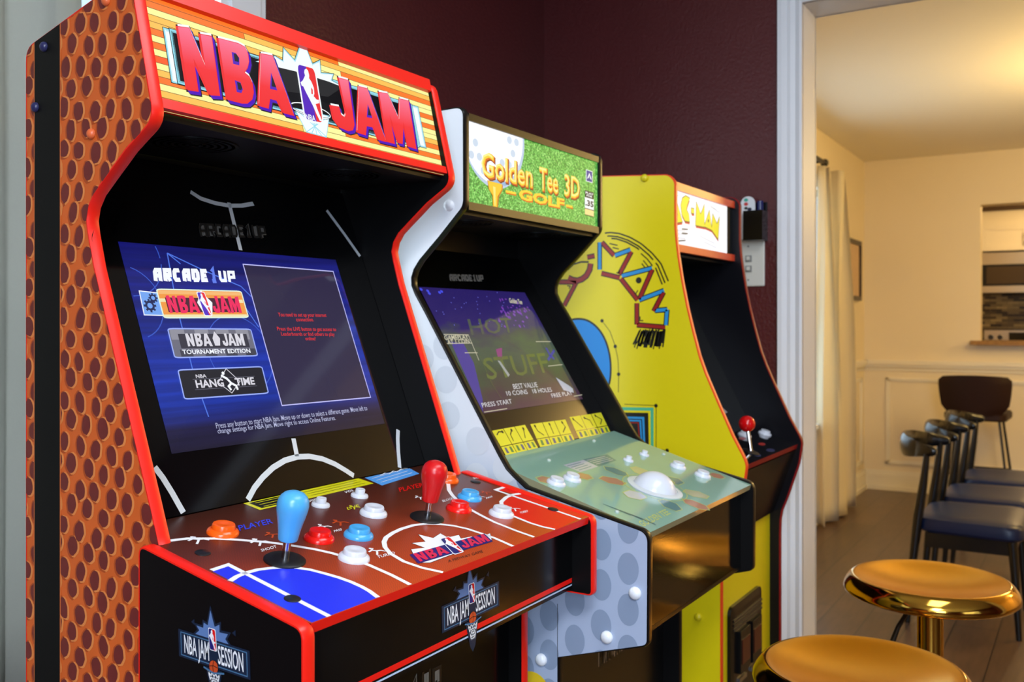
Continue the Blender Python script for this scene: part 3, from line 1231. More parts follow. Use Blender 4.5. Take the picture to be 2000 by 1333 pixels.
mb = MB()
P = at_x(739, 673, XIR - .0005)
mb.lathe([(.0045, 0), (.0045, .0012), (.003, .002), (0, .002)], chrome, 14, P, (-1, 0, 0))
mb.build('lock', cab)

# control deck
mb = MB()
a = Art(mb, pl_dk)
deck_brown = new_mat('woven brown deck print')
nt = deck_brown.node_tree
tcd = nt.nodes.new('ShaderNodeTexCoord')
ck = nt.nodes.new('ShaderNodeTexChecker')
ck.inputs['Scale'].default_value = 620
ck.inputs['Color1'].default_value = (1, 1, 1, 1)
ck.inputs['Color2'].default_value = (.74, .74, .74, 1)
nt.links.new(tcd.outputs['Object'], ck.inputs['Vector'])
sxd = nt.nodes.new('ShaderNodeSeparateXYZ')
nt.links.new(tcd.outputs['Generated'], sxd.inputs[0])
rd_ = ramp(deck_brown, lambda n_: sxd.outputs['Y'], [(0, (200, 74, 26)), (.30, (168, 62, 26)), (.62, (98, 40, 22)), (1, (58, 26, 18))])
mxd = nt.nodes.new('ShaderNodeMix')
mxd.data_type = 'RGBA'
mxd.blend_type = 'MULTIPLY'
mxd.inputs[0].default_value = 1
nt.links.new(rd_.outputs['Color'], mxd.inputs[6])
nt.links.new(ck.outputs['Color'], mxd.inputs[7])
nt.links.new(mxd.outputs[2], bsdf(deck_brown).inputs['Base Color'])
bsdf(deck_brown).inputs['Roughness'].default_value = .32
u1, u2 = XI - XB, XIR - XB
ub0, ub1 = TB + .0003, XR - XB - TB - .0003
vdb = pl_dk.uv((XB, yx, zx))[1] - .0008
vst = pl_dk.uv((XB, .784, dk_f.z + slope * (.784 - dk_f.y)))[1]
deck_out = [(ub0, 0), (ub1, 0), (ub1, vst), (u2 - .0003, vst), (u2 - .0003, vdb), (u1 + .0003, vdb), (u1 + .0003, vst), (ub0, vst)]
a.fill(deck_out, deck_brown, 0)
lowr = [pl_dk.p(q, -70) for q in deck_out]
mb.poly(lowr, black)
n_ = len(deck_out)
for i in range(n_):
    q = [pl_dk.p(deck_out[i], 0), pl_dk.p(deck_out[(i + 1) % n_], 0), pl_dk.p(deck_out[(i + 1) % n_], -70), pl_dk.p(deck_out[i], -70)]
    mb.poly(q, red_print if i == 0 else black)
blue_p, red_p = M('court blue print', (38, 54, 226), .32), M('court red print', (222, 18, 18), .32)
LW = .0055
a.fill(a.px([(415, 1117), (446, 1104), (480, 1121), (526, 1111), (579, 1110), (633, 1121), (686, 1137), (721, 1155), (738, 1168), (609, 1217)]), blue_p, 1)
a.fill(a.px([(972, 958), (988, 953), (1142, 1008), (1086, 1036), (1037, 1023), (1002, 1009), (981, 991), (980, 981), (991, 970), (1006, 966)]), red_p, 1)
for pts in ([(413, 1115), (446, 1104), (643, 1205)],
            [(449, 1136), (463, 1127), (480, 1120), (503, 1114), (526, 1111), (553, 1109), (579, 1110), (606, 1114), (633, 1121), (661, 1129), (686, 1138), (706, 1147), (722, 1156), (738, 1168)],
            [(324, 1058), (366, 1053), (420, 1053), (473, 1056), (530, 1061), (579, 1068), (615, 1074), (650, 1082), (690, 1094), (721, 1105), (764, 1124), (801, 1143)],
            [(1002, 1068), (966, 1052), (940, 1043), (913, 1034), (886, 1028), (860, 1025), (832, 1024), (807, 1027), (784, 1034), (767, 1042), (754, 1051), (750, 1060), (752, 1070), (762, 1082), (789, 1098), (824, 1110), (865, 1119)],
            [(986, 952), (968, 958), (1134, 1015)],
            [(1016, 965), (1002, 967), (989, 972), (979, 981), (980, 990), (990, 1001), (1002, 1009), (1037, 1023), (1060, 1030), (1084, 1035)],
            [(893, 923), (880, 931), (875, 943), (877, 959), (884, 969), (892, 977), (920, 997), (944, 1010), (966, 1021), (1009, 1038), (1043, 1050)]):
    a.stroke(a.px(pts), LW, paper_white, 2)
yel, lbl = M('yellow notice print', (214, 210, 20), .35), M('pale blue notice print', (84, 158, 232), .35)
pk = M('black print', (18, 16, 14), .4)
for pts, m in (([(475, 984), (700, 935), (730, 945), (508, 997)], yel), ([(712, 934), (800, 915.5), (819, 926), (746, 949)], lbl)):
    q = a.px(pts)
    a.fill(q, m, 1)
    f = Frame(pl_dk, q[3], q[2], q[0])
    if m is yel:
        a.fill([f(.03, .14), f(.40, .14), f(.42, .9), f(.03, .9)], pk, 2)
        for v_ in (.25, .5, .75):
            a.stroke([f(.06, v_), f(.38, v_)], .0012, yel, 3)
            a.stroke([f(.45, v_), f(.95, v_)], .0007, pk, 3)
    else:
        for v_ in (.25, .5, .75):
            a.stroke([f(.08, v_), f(.92, v_)], .0009, paper_white, 3)
a.stroke(a.px([(742, 930), (752, 925), (760, 927), (768, 921), (776, 922), (786, 916), (796, 916)]), .0016, paper_white, 3)
# badge in the middle circle
navy, mag = M('navy print', (26, 28, 110), .35), M('magenta print', (214, 36, 78), .35)
b_ = a.px([(803, 1074), (830, 1071), (805, 1062), (831, 1059), (817, 1045), (846, 1052), (860, 1043), (874, 1051), (896, 1046), (900, 1053), (921, 1049), (928, 1053), (957, 1043), (960, 1055), (840, 1100), (815, 1100)])
a.stroke(b_, .0014, pk, 1, True)
a.fill(b_, paper_white, 2)
f = a.fr((818, 1101), (962, 1058), (806, 1083))
a.fill([f(-.01, -.05), f(1.0, -.05), f(.98, 1.0), f(-.04, 1.0)], navy, 3)
jam(a, Frame(pl_dk, f(.02, .05), f(.40, .05), f(0, .98)), mag, 5, 0)
jam(a, Frame(pl_dk, f(.60, .05), f(.98, .05), f(.58, .98)), mag, 5, 1)
fl = Frame(pl_dk, f(.43, -.25), f(.57, -.25), f(.40, 1.7))
logo_player({'art': a, 'white': paper_white, 'violet': navy, 'red': red_p}, fl, 5)
a.line('A MIDWAY GAME', pk, 3, (876, 1100), (944, 1080), (874, 1095))
for txt, m, l, r, t in (('PLAYER', M('blue lettering', (46, 66, 220), .35), (468, 1038), (534, 1023), (464, 1028)), ('PLAYER', red_p, (781, 962), (828, 951), (778, 954)),
                        ('SHOOT', paper_white, (511, 1079), (541, 1071), (508.5, 1074)), ('TURBO', paper_white, (738, 1092), (772, 1083), (736, 1087)), ('VOL', paper_white, (674, 965), (692, 960), (672, 961)),
                        ('POWER', paper_white, (600, 983), (621, 978), (598, 979)), ('PASS', paper_white, (653, 1041), (668, 1037), (651.5, 1037)), ('BLOCK', paper_white, (865, 982), (886, 976), (863, 978)),
                        ('TURBO', paper_white, (1016, 1005), (1031, 1001), (1015, 1001)), ('LIVE', yel, (679, 997), (702, 991), (677, 992)), ('PASS', paper_white, (950, 976), (962, 972), (949, 973)), ('SHOOT', paper_white, (925, 937), (946, 934), (923, 934))):
    a.line(txt, m, 3, l, r, t, bold=.012)
om = M('flame orange print', (196, 72, 20), .35)
for c, m, s in (((384, 1056), paper_white, .0085), ((505, 1060), paper_white, .0085), ((530, 1046), om, .007), ((631, 1030), paper_white, .007), ((662, 1022), om, .008), ((733, 1078), paper_white, .008), ((1003, 995), paper_white, .007), ((819, 973), paper_white, .006), ((690, 992), yel, .006), ((938, 972), paper_white, .005), ((948, 963), om, .006)):
    cc = a.px([c])[0]
    g = lambda x, y: (cc[0] + x * s, cc[1] + y * s)
    a.stroke([g(-1, .3), g(-.2, .5), g(.3, 0), g(.9, -.2), g(1.2, -.8)], s * .28, m, 3)
    a.stroke([g(.3, 0), g(-.2, -.5), g(-.8, -1)], s * .28, m, 3)
    a.stroke([g(-.2, .5), g(.5, .9)], s * .25, m, 3)
    a.ell(g(.15, 1.0), s * .25, s * .25, m, 3, 10)
o = mb.build('control_deck', cab, recalc=False)
o['label'] = 'brown control deck printed as a basketball court'
for p in ((396, 1081), (571, 1171), (929, 942), (1080, 996)):
    cap(o, pl_dk.p(pl_dk.hit(*p)), pl_dk.N, .0078 if p[0] < 600 else .0075, M('dark cap', (24, 24, 28), .4), flat=True)
for q in o.children:
    q.scale = (1, 1, 1)
bw, bo, brd, bbl = M('white button', (212, 216, 226), .22), M('orange button', (244, 92, 16), .22), M('red button', (230, 24, 18), .22), M('blue button', (72, 164, 224), .22)
for p, m in (((435, 1042), bo), ((623, 1054), brd), ((700, 1048), bbl), ((691, 1092), bw), ((729, 1005), bw), ((873, 939), bo), ((917, 974), bbl), ((896, 996), brd), ((979, 1006), bw)):
    button(cab, pl_dk, p, .0167, m)
for p in ((626, 988), (702, 970)):
    button(cab, pl_dk, p, .0112, bw, 'toggle_button', True)
bat_stick(cab, pl_dk, (556, 1096), M('blue bat top', (78, 168, 224), .30)).__setitem__('label', 'joystick with blue bat handle')
bat_stick(cab, pl_dk, (834, 1013), M('red bat top', (206, 22, 26), .30)).__setitem__('label', 'joystick with red bat handle')

# control box: two cheeks, front panel, underside
fb = at_x(591, 1232, XB)
bk = at_x(272, 1066, XB)
ZBB = .8615
def slab(y):
    return fb.z + (bk.z - fb.z) / (bk.y - fb.y) * (y - fb.y)
profb = rounded([(bk.y, ZBB), (bk.y, bk.z), (fb.y, fb.z), (fb.y, ZBB)], [.006, .010, .010, .006])
navy_l, ice, steel_b = M('badge navy', (16, 34, 58), .4), M('badge ice blue', (92, 124, 178), .4), M('badge line blue', (70, 112, 150), .4)
bas = M('basketball print', (196, 74, 32), .4)


def session(mb, pl, bl, br, tl, k0=1):
    a = Art(mb, pl)
    f = a.fr(bl, br, tl)
    bp = [f(.22, 1.0), f(.30, 1.25), f(.26, 1.42), f(.36, 1.40), f(.37, 1.62), f(.43, 1.56), f(.475, 2.2), f(.53, 1.58), f(.60, 1.72), f(.60, 1.42), f(.72, 1.45), f(.68, 1.22), f(.74, 1.0)]
    a.stroke(bp, .004, navy_l, k0, True)
    a.fill(bp, ice, k0 + 1)
    for u, v in ((.18, 1.5), (.78, 1.55)):
        a.fill([f(u, v), f(u + .05, v - .1), f(u + .05, v + .15)], navy_l, k0 + 1)
    a.fill([f(-.02, -.06), f(1.02, -.06), f(1.02, 1.06), f(-.02, 1.06)], navy_l, k0 + 2)
    a.stroke([f(.02, .04), f(.98, .04), f(.98, .96), f(.02, .96)], .0010, steel_b, k0 + 3, True)
    a.text('NBA JAM', paper_white, k0 + 4, f, .07, .44, .17, .90, bold=.01)
    a.text('SESSION', paper_white, k0 + 4, f, .57, .93, .17, .90, bold=.01)
    c = f(.505, -.02)
    R = (Vector(f(.6, 0)) - Vector(f(.505, 0))).length * .72
    netp = [f(.40, -.18), f(.60, -.18), f(.55, -.95), f(.45, -.95)]
    a.fill([f(.38, -.1), f(.62, -.1), f(.55, -1.25), f(.505, -1.5), f(.46, -1.25)], navy_l, k0 + 2)
    for t in range(4):
        p, q = .41 + .06 * t, .46 + .03 * t
        a.stroke([f(p, -.2), f(min(q + .045, .56), -.6), f(.47 + .022 * t, -.95)], .0012, paper_white, k0 + 5)
        a.stroke([f(1.01 - p, -.2), f(max(1.01 - q - .045, .45), -.6), f(1.01 - .47 - .022 * t, -.95)], .0012, paper_white, k0 + 5)
    a.ell(c, R, R, pk, k0 + 5, 24)
    a.ell(c, R * .93, R * .93, bas, k0 + 6, 24)
    a.stroke([(c[0] - R * .9, c[1]), (c[0], c[1] + R * .2), (c[0] + R * .9, c[1])], .0007, pk, k0 + 7)
    a.stroke([(c[0], c[1] - R * .9), (c[0] + R * .15, c[1]), (c[0], c[1] + R * .9)], .0007, pk, k0 + 7)
    a.stroke([f(.36, -.14), f(.505, -.26), f(.66, -.14)], .0016, steel_b, k0 + 8)
    fl = Frame(pl, f(.45, .62), f(.56, .62), f(.44, 1.5))
    logo_player({'art': a, 'white': paper_white, 'violet': navy, 'red': red_p}, fl, k0 + 5)


pl_bx = Plane((XB, 0, 0), (0, 1, 0), (0, 0, 1))
mb_art = lambda mb: session(mb, pl_bx, (353, 1280), (487, 1325), (351.5, 1232))
o = side_panels(cab, profb, XB, XB + TB, black, black_in, red_trim, mb_art, 'control_box_side')
o = side_panels(cab, profb, XR, XR - TB, black, black_in, red_trim, None, 'control_box_side')
YFP = .600
mb = MB()
mb.box(XB + TB + .0005, XR - TB - .0005, YFP, YFP + .012, .866, .9555, satin_black)
pl_fp = Plane((XB, YFP, .866), (1, 0, 0), (0, 0, 1))
a = Art(mb, pl_fp)
WF = XR - XB
a.fill([(TB + .001, .0090), (WF - TB - .001, .0090), (WF - TB - .001, .0152), (TB + .001, .0152)], red_print, 1)
a.fill([(TB + .001, .0048), (WF - TB - .001, .0048), (WF - TB - .001, .0068), (TB + .001, .0068)], M('pale line print', (176, 196, 226), .35), 1)
session(mb, pl_fp, (865, 1234), (972.5, 1182), (864, 1187), 2)
mb.build('front_panel', cab, recalc=False)
mb = MB(); mb.box(XB + TB + .0005, XR - TB - .0005, YFP + .0125, .70, .8655, .872, black); mb.build('bottom_board', cab)
# lower front
mb = MB()
YLF = .690
mb.box(XI + .0005, XIR - .0005, YLF, YLF + .012, .02, .865, satin_black)
pl_lf = Plane((XI, YLF, 0), (1, 0, 0), (0, 0, 1))
a = Art(mb, pl_lf)
xe = at_y(862, 1299, YLF).x
zt_ = at_y(862, 1299, YLF).z
silver_p = M('silver print', (150, 146, 134), .4)
fq = Frame(pl_lf, (C1 * 2 - xe - XI - .02, zt_ - .036), (xe - XI, zt_ - .036), (C1 * 2 - xe - XI - .02, zt_))
a.block('ARCADE1UP', silver_p, 1, fq, .26)
a.block('ARCADE1UP', pk, 2, fq, .12)
mb.build('lower_front_panel', cab, recalc=False)

# ------------------------------------------------------------------ second cabinet: golf
X2, W2 = 1.192, .48
T2 = .014
X2R = X2 + W2
C2 = X2 + W2 / 2
XI2, XI2R = X2 + T2, X2R - T2
cab2 = thing('arcade_cabinet', 'white dotted arcade cabinet with a grass green golf marquee and trackball deck', 'arcade machine', (C2, .80, 0), 'arcade cabinets in a row along the wall')
tr2 = [(857, 464), (820, 508), (809, 526), (804, 542), (804.5, 558), (811, 575), (830, 610), (975, 892), (989, 917), (1003, 932), (1026, 954)]
pts = [(at_x(*p, X2).y, at_x(*p, X2).z) for p in tr2]
_p = [(1.02, 1.556), (.8249, 1.5600), (.8243, 1.4069)] + pts + [(.518, .9385), (.519, .784), (.6585, .742), (.6585, .012), (1.02, .012)]
prof2 = rounded(_p, [.012, .016, .010] + [0] * len(pts) + [.014, .008, 0, 0, 0])
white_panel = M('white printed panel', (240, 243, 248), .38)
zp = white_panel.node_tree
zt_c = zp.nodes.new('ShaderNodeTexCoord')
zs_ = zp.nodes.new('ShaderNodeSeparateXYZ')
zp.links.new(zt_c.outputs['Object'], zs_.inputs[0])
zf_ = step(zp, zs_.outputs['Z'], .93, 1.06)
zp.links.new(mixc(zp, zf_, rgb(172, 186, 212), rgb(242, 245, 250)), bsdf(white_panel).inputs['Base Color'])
dot_hi, dot_lo = M('faint grey dot', (226, 230, 237), .38), M('grey blue dot', (140, 156, 182), .38)
pl_s2 = Plane((X2, 0, 0), (0, 1, 0), (0, 0, 1))


def dots(mb):
    a = Art(mb, pl_s2)
    c0, c1 = pl_s2.hit(1174, 1143), pl_s2.hit(1174, 1222)
    d1 = pl_s2.hit(1227, 1111)
    pz = c0[1] - c1[1]
    py = abs(d1[0] - c0[0])
    for i in range(0, 5):
        for j in range(-16, 3):
            y = c0[0] + (i - 1) * py
            z = c0[1] + j * pz + (pz / 2 if i % 2 == 0 else 0)
            q = clip(prof2, circle((y, z), .0160, .0222, 30))
            if z > .55 and len(q) > 2:
                a.fill(q, dot_lo, 2)
    for p in ((871, 742), (876, 812), (933, 862), (931, 932), (986, 916), (826, 700), (868, 676)):
        q = clip(prof2, circle(pl_s2.hit(*p), .0215, n=30))
        if len(q) > 2:
            a.fill(q, dot_hi, 2)
    a.stroke([pl_s2.hit(1089, 1284), pl_s2.hit(1089, 1180)], .0010, M('dark seam', (70, 76, 84), .5), 3)
    for q_ in (clip(prof2, circle(pl_s2.hit(762, 446), .030, n=24)), clip(prof2, circle(pl_s2.hit(1040, 1352), .03, n=24))):
        if len(q_) > 2:
            a.fill(q_, M('yellow print', (232, 196, 40), .38), 4)


blk_trim = M('black edging', (12, 11, 11), .3, spec=.35)
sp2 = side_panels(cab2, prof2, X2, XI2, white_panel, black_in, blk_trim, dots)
sp2['label'] = 'white side board with grey dots'
wcap = M('white cap', (234, 238, 244), .3)
for p in ((878, 402), (1241, 1159), (1186, 1245), (1058, 1289)):
    cap(sp2, at_x(*p, X2) - Vector((.0003, 0, 0)), (-1, 0, 0), .0090, wcap)
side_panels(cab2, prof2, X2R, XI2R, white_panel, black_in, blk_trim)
mb = MB(); mb.box(XI2 + .001, XI2R - .001, 1.012, 1.018, .012, 1.55, black); mb.build('back_panel', cab2)
mb = MB(); mb.box(XI2 + .001, XI2R - .001, .840, 1.011, 1.546, 1.554, black); mb.build('top_panel', cab2)
mb = MB(); mb.box(XI2 + .001, XI2R - .001, .836, 1.008, 1.396, 1.402, black_in)
for r in (.050, .042, .034, .026, .018, .010):
    for sx in (-.12, .12):
        mb.lathe([(r, 0), (r, -.0015), (r - .004, -.0015), (r - .004, 0)], black, 24, (C2 + sx, .905, 1.3958))
mb.build('speaker_panel', cab2)
# lit golf marquee
YM2 = .828
zt2, zb2 = at_y(1168.4, 319.5, YM2).z, at_y(1167.5, 445.5, YM2).z
zt2 = (zt2 + at_y(916.4, 234.9, YM2).z) / 2
zb2 = (zb2 + at_y(916.4, 394.5, YM2).z) / 2
pl_m2 = Plane((XI2, YM2, zb2), (1, 0, 0), (0, 0, 1))
W2Q, H2Q = XI2R - XI2, zt2 - zb2
grass = new_mat('lit grass print')
nt = grass.node_tree
tg = nt.nodes.new('ShaderNodeTexCoord')
ng = nt.nodes.new('ShaderNodeTexNoise')
ng.inputs['Scale'].default_value = 340
ng.inputs['Detail'].default_value = 5
ng.inputs['Roughness'].default_value = .7
nt.links.new(tg.outputs['Object'], ng.inputs['Vector'])
ramp(grass, lambda n_: ng.outputs['Fac'], [(.36, (20, 92, 26)), (.47, (58, 158, 50)), (.54, (104, 206, 84)), (.66, (196, 246, 160))], 'Emission Color')
bsdf(grass).inputs['Emission Strength'].default_value = 1.0
bsdf(grass).inputs['Base Color'].default_value = (.02, .02, .02, 1)
mb = MB()
a = Art(mb, pl_m2)
rect = [(0, 0), (W2Q, 0), (W2Q, H2Q), (0, H2Q)]
a.fill(rect, grass, 0)
g_w, g_s = E('lit ball white', (250, 252, 255), 1.15), E('lit ball dimple', (206, 222, 240))
bc = pl_m2.hit(966, 265)
RB = abs(pl_m2.hit(1024, 300)[0] - bc[0]) * 1.0
a.fill(clip(rect, circle(bc, RB, RB * .92, 48)), E('lit ball edge', (190, 210, 236)), 1)
a.fill(clip(rect, circle((bc[0] - .003, bc[1] + .004), RB * .97, RB * .89, 48)), g_w, 2)
for i in range(9):
    for j in range(9):
        x, y = bc[0] + (i - 4 + (j % 2) * .5) * RB * .24, bc[1] + (j - 4) * RB * .22
        d = math.hypot(x - bc[0], y - bc[1])
        if RB * .45 < d < RB * .86 and x > bc[0] - RB * .9:
            q = clip(rect, circle((x, y), RB * .085, RB * .07, 12))
            if q and (x > bc[0] or y < bc[1]):
                a.fill(q, g_s, 3)
g_t, g_t2, g_d = E('lit tee yellow', (250, 204, 50)), E('lit tee light', (255, 236, 130)), E('lit tee shade', (206, 120, 20))
a.fill(a.px([(951, 352), (982, 360), (981, 372), (974, 385), (972, 406.5), (962, 403.5), (961, 382), (954, 370)]), g_d, 4)
a.fill(a.px([(952, 353), (980, 360), (979, 371), (971, 384), (970, 405.5), (963, 403.5), (962, 382), (955, 370)]), g_t, 5)
a.fill(a.px([(962, 364), (967, 366), (967, 402), (965, 402)]), g_t2, 6)
a.fill(a.px([(952, 346), (996, 358), (986, 364), (956, 354)]), E('lit soft blue', (150, 186, 226)), 4)
for txt, l, r, t in (('Golden', (939, 342), (1039, 366), (939, 296)), ('Tee', (1052, 369), (1089, 378), (1052, 326)), ('3D', (1101, 381), (1131, 388), (1101, 340))):
    for dx, dy, m, k, bd in ((.0032, -.0028, E('lit brown', (132, 58, 12)), 7, .055), (.0014, -.0012, E('lit rust', (226, 108, 24)), 8, .045), (0, 0, E('lit gold', (255, 216, 60)), 9, .025), (-.0006, .001, E('lit cream gold', (255, 244, 150)), 10, -.012)):
        f = a.fr(l, r, t)
        f.o = f.o + Vector((dx, dy))
        a.text(txt, m, k, f, bold=bd, slant=0)
f = a.fr((1012, 388), (1101, 407), (1012, 369))
for dx, dy, m, k, bd in ((.002, -.002, E('lit rust', (226, 108, 24)), 7, .05), (0, 0, E('lit gold', (255, 216, 60)), 8, .04)):
    g = Frame(pl_m2, Vector(f(0, 0)) + Vector((dx, dy)), Vector(f(1, 0)) + Vector((dx, dy)), Vector(f(0, 1)) + Vector((dx, dy)))
    a.text('GOLF', m, k, g, bold=bd)
    a.stroke([g(-.26, .45), g(-.06, .45)], .004, m, k)
    a.stroke([g(1.04, .35), g(1.20, .35)], .004, m, k)
em = E('lit indigo', (52, 50, 150))
q = a.px([(1144, 331), (1157, 335), (1157, 358), (1144, 354)])
a.fill(q, mq_w, 3); f = Frame(pl_m2, q[3], q[2], q[0])
a.fill([f(.08, .05), f(.92, .05), f(.92, .95), f(.08, .95)], em, 4)
a.fill([f(.15, .25), f(.5, .8), f(.85, .25), f(.62, .32), f(.5, .6), f(.38, .32)], mq_w, 5)
q = a.px([(1141, 371), (1160, 376), (1160, 425), (1141, 420)])
f = Frame(pl_m2, q[3], q[2], q[0])
for v0_, v1_, m in ((0, 1, mq_k), (.03, .26, E('lit cream', (250, 226, 150))), (.29, .72, mq_w), (.75, .97, mq_k)):
    a.fill([f(.04, v0_), f(.96, v0_), f(.96, v1_), f(.04, v1_)], m, 3 if v1_ == 1 else 4)
a.text('.35', mq_k, 6, f, .08, .92, .40, .62, bold=.04)
a.text('PLAY', mq_w, 6, f, .1, .9, .87, .95, bold=.03)
a.text('FOR', mq_w, 6, f, .2, .8, .77, .84, bold=.03)
mb.build('marquee', cab2, recalc=False).__setitem__('label', 'lit marquee with a golf ball on a tee over grass')
mb = MB()
for z0, z1 in ((zb2 - .012, zb2 + .0005), (zt2 - .0005, zt2 + .011)):
    mb.box(XI2 + .0005, XI2R - .0005, YM2 - .0035, YM2 + .006, z0, z1, blk_trim)
mb.build('marquee_frame', cab2)

# screen board 2
t2, b2 = sym((817.5, 560.5), (1024.5, 572.5), C2), sym((943.5, 809.5), (1138.5, 779.5), C2)
pl_b2 = Plane((XI2, b2.y, b2.z), (1, 0, 0), t2 - b2)
k2 = (t2.y - b2.y) / (t2.z - b2.z)
d2f, d2s = Vector((0, .520, .9362)), (1.0035 - .9362) / (.7475 - .520)
pl_d2 = Plane((XI2, d2f.y, d2f.z), (1, 0, 0), (0, 1, d2s))
zx2 = (d2f.z + d2s * (b2.y - d2f.y - k2 * b2.z)) / (1 - d2s * k2)
yx2 = b2.y + k2 * (zx2 - b2.z)
zt_2 = 1.392
yt_2 = min(1.008, b2.y + k2 * (zt_2 - b2.z))
zt_2 = b2.z + (yt_2 - b2.y) / k2
mb = MB()
a = Art(mb, pl_b2)
v0, v1 = pl_b2.uv((XI2, yx2, zx2))[1], pl_b2.uv((XI2, yt_2, zt_2))[1]
a.fill([(.0008, v0 + .001), (W2Q - .0008, v0 + .001), (W2Q - .0008, v1), (.0008, v1)], gloss_black, 0)
mb.poly([pl_b2.p(q, -40) for q in [(.0008, v0 + .001), (W2Q - .0008, v0 + .001), (W2Q - .0008, v1), (.0008, v1)]], black_in)
fa = a.fr((879, 549), (945, 550), (877, 536))
a.block('ARCADE1UP', M('pale grey print', (128, 128, 126), .4), 1, fa, .24, .1)
card = M('yellow card print', (214, 208, 40), .35)
cgreen, cblue = M('card green', (64, 116, 60), .4), M('card slate', (70, 74, 120), .4)
groups = [[(960, 842), (1032, 832), (1051.5, 875.5), (987, 890)], [(1035, 829), (1105.5, 817), (1123.5, 862), (1054.5, 874)], [(1111.5, 815.5), (1171.5, 806.5), (1193, 845.5), (1131, 857.5)]]
sh_ = {0: [[(.2, .75), (.5, .95), (.8, .9)], [(.25, .1), (.3, .6), (.6, .9)], [(.35, .15), (.65, .85)]], 1: [[(.7, .1), (.35, .5), (.3, .9)], [(.5, .1), (.5, .9)], [(.3, .1), (.7, .5), (.6, .9)]], 2: [[(.75, .1), (.25, .9)], [(.7, .1), (.65, .6), (.25, .85)], [(.4, .1), (.75, .5), (.3, .9)]]}
for gi, g in enumerate(groups):
    q = a.px(g)
    f = Frame(pl_b2, q[3], q[2], q[0])
    for c in range(3):
        u0, u1 = c / 3 + .008, (c + 1) / 3 - .008
        a.fill([f(u0, .36), f(u1, .36), f(u1, 1), f(u0, 1)], card, 1)
        a.fill([f(u0, 0), f(u1, 0), f(u1, .33), f(u0, .33)], card, 1)
        a.stroke([f(u0 + (u1 - u0) * x, .40 + .54 * y) for x, y in sh_[gi][c]], .0022, pk, 2)
        e_ = sh_[gi][c][-1]
        a.ell(f(u0 + (u1 - u0) * e_[0], .40 + .54 * e_[1]), .003, .003, pk, 2, 8)
        for t_, m in ((.28, cgreen if (c + gi) % 2 else cblue), (.72, cblue if (c + gi) % 2 else cgreen)):
            uu = u0 + (u1 - u0) * t_
            a.fill([f(uu - .03, .06), f(uu + .04, .05), f(uu + .035, .27), f(uu - .02, .29)], m, 2)
for p in ((1137, 882), (1157, 876)):
    a.ell(pl_b2.hit(*p), .004, .003, pk, 2, 12)
mb.build('screen_board', cab2, recalc=False)
# golf screen
mb = MB()
a = Art(mb, pl_b2)
hw2 = (at_y(1024.5, 572.5, t2.y).x - at_y(817.5, 560.5, t2.y).x) / 2
cu2 = C2 - XI2
vt2 = pl_b2.uv(t2)[1]
scr2 = new_mat('golf screen picture')
p_ = bsdf(scr2)
p_.inputs['Base Color'].default_value = (.01, .01, .012, 1)
p_.inputs['Roughness'].default_value = .06
p_.inputs['Emission Strength'].default_value = .8
nt = scr2.node_tree
tcs = nt.nodes.new('ShaderNodeTexCoord')
nz = nt.nodes.new('ShaderNodeTexNoise')
nz.inputs['Scale'].default_value = 6
nz.inputs['Detail'].default_value = 6
nt.links.new(tcs.outputs['Generated'], nz.inputs['Vector'])
sx = nt.nodes.new('ShaderNodeSeparateXYZ')
nt.links.new(tcs.outputs['Generated'], sx.inputs[0])
md = nt.nodes.new('ShaderNodeMath')
md.operation = 'MULTIPLY_ADD'
md.inputs[1].default_value = .45
ms = nt.nodes.new('ShaderNodeMath')
ms.operation = 'SUBTRACT'
ms.inputs[1].default_value = .22
nt.links.new(nz.outputs['Fac'], md.inputs[0])
nt.links.new(sx.outputs['Z'], ms.inputs[0])
nt.links.new(ms.outputs[0], md.inputs[2])
ramp(scr2, lambda n_: md.outputs[0], [(0.02, (74, 44, 70)), (.16, (74, 66, 64)), (.30, (66, 84, 62)), (.48, (78, 96, 78)), (.60, (70, 74, 84)), (.70, (52, 36, 110)), (.9, (42, 28, 106))], 'Emission Color')
a.fill([(cu2 - hw2, 0), (cu2 + hw2, 0), (cu2 + hw2, vt2), (cu2 - hw2, vt2)], scr2, 3)
s_pur, s_lav, s_grn, s_cr = SE('purple tree', (128, 60, 190), .8), SE('lavender', (70, 56, 160), .8), SE('olive', (108, 124, 58), .7), SE('pale cream', (214, 208, 180), .8)
rr_ = random.Random(5)
for _ in range(70):
    p = (rr_.gauss(1000, 22), rr_.gauss(606, 14))
    if 975 < p[0] < 1038 and 585 < p[1] < 640:
        a.ell(pl_b2.hit(*p), .0035 * rr_.random() + .001, .003 * rr_.random() + .001, s_pur, 5, 7)
for _ in range(26):
    p = (rr_.uniform(850, 985), rr_.uniform(572, 640))
    a.ell(pl_b2.hit(*p), .0012, .0012, SE('star blue', (110, 110, 230), .9), 5, 6)
for p in ((858, 572), (862, 570), (835, 569), (838, 574), (822, 566)):
    a.ell(pl_b2.hit(*p), .004, .003, SE('bright blue', (70, 80, 240), .9), 5, 7)
a.fill(a.px([(880, 668), (905, 672), (925, 710), (942, 780), (943, 806), (925, 770), (900, 715)]), s_lav, 4)
a.text('HOT', SE('dark olive', (88, 96, 84), .7), 5, a.fr((920, 655), (1005, 650), (912, 624)), bold=.01)
a.text('STUFF', s_grn, 5, a.fr((952, 742), (1075, 727), (940, 700)), bold=.01)
a.line('Golden Tee', s_cr, 6, (995, 592), (1020, 595), (993, 583), bold=.03)
a.line('GAMEPLAY', s_cr, 6, (868, 665), (915, 663), (866, 656), bold=.02)
a.line('AT 1 COIN', s_cr, 6, (874, 673), (917, 671), (872, 664.5), bold=.02)
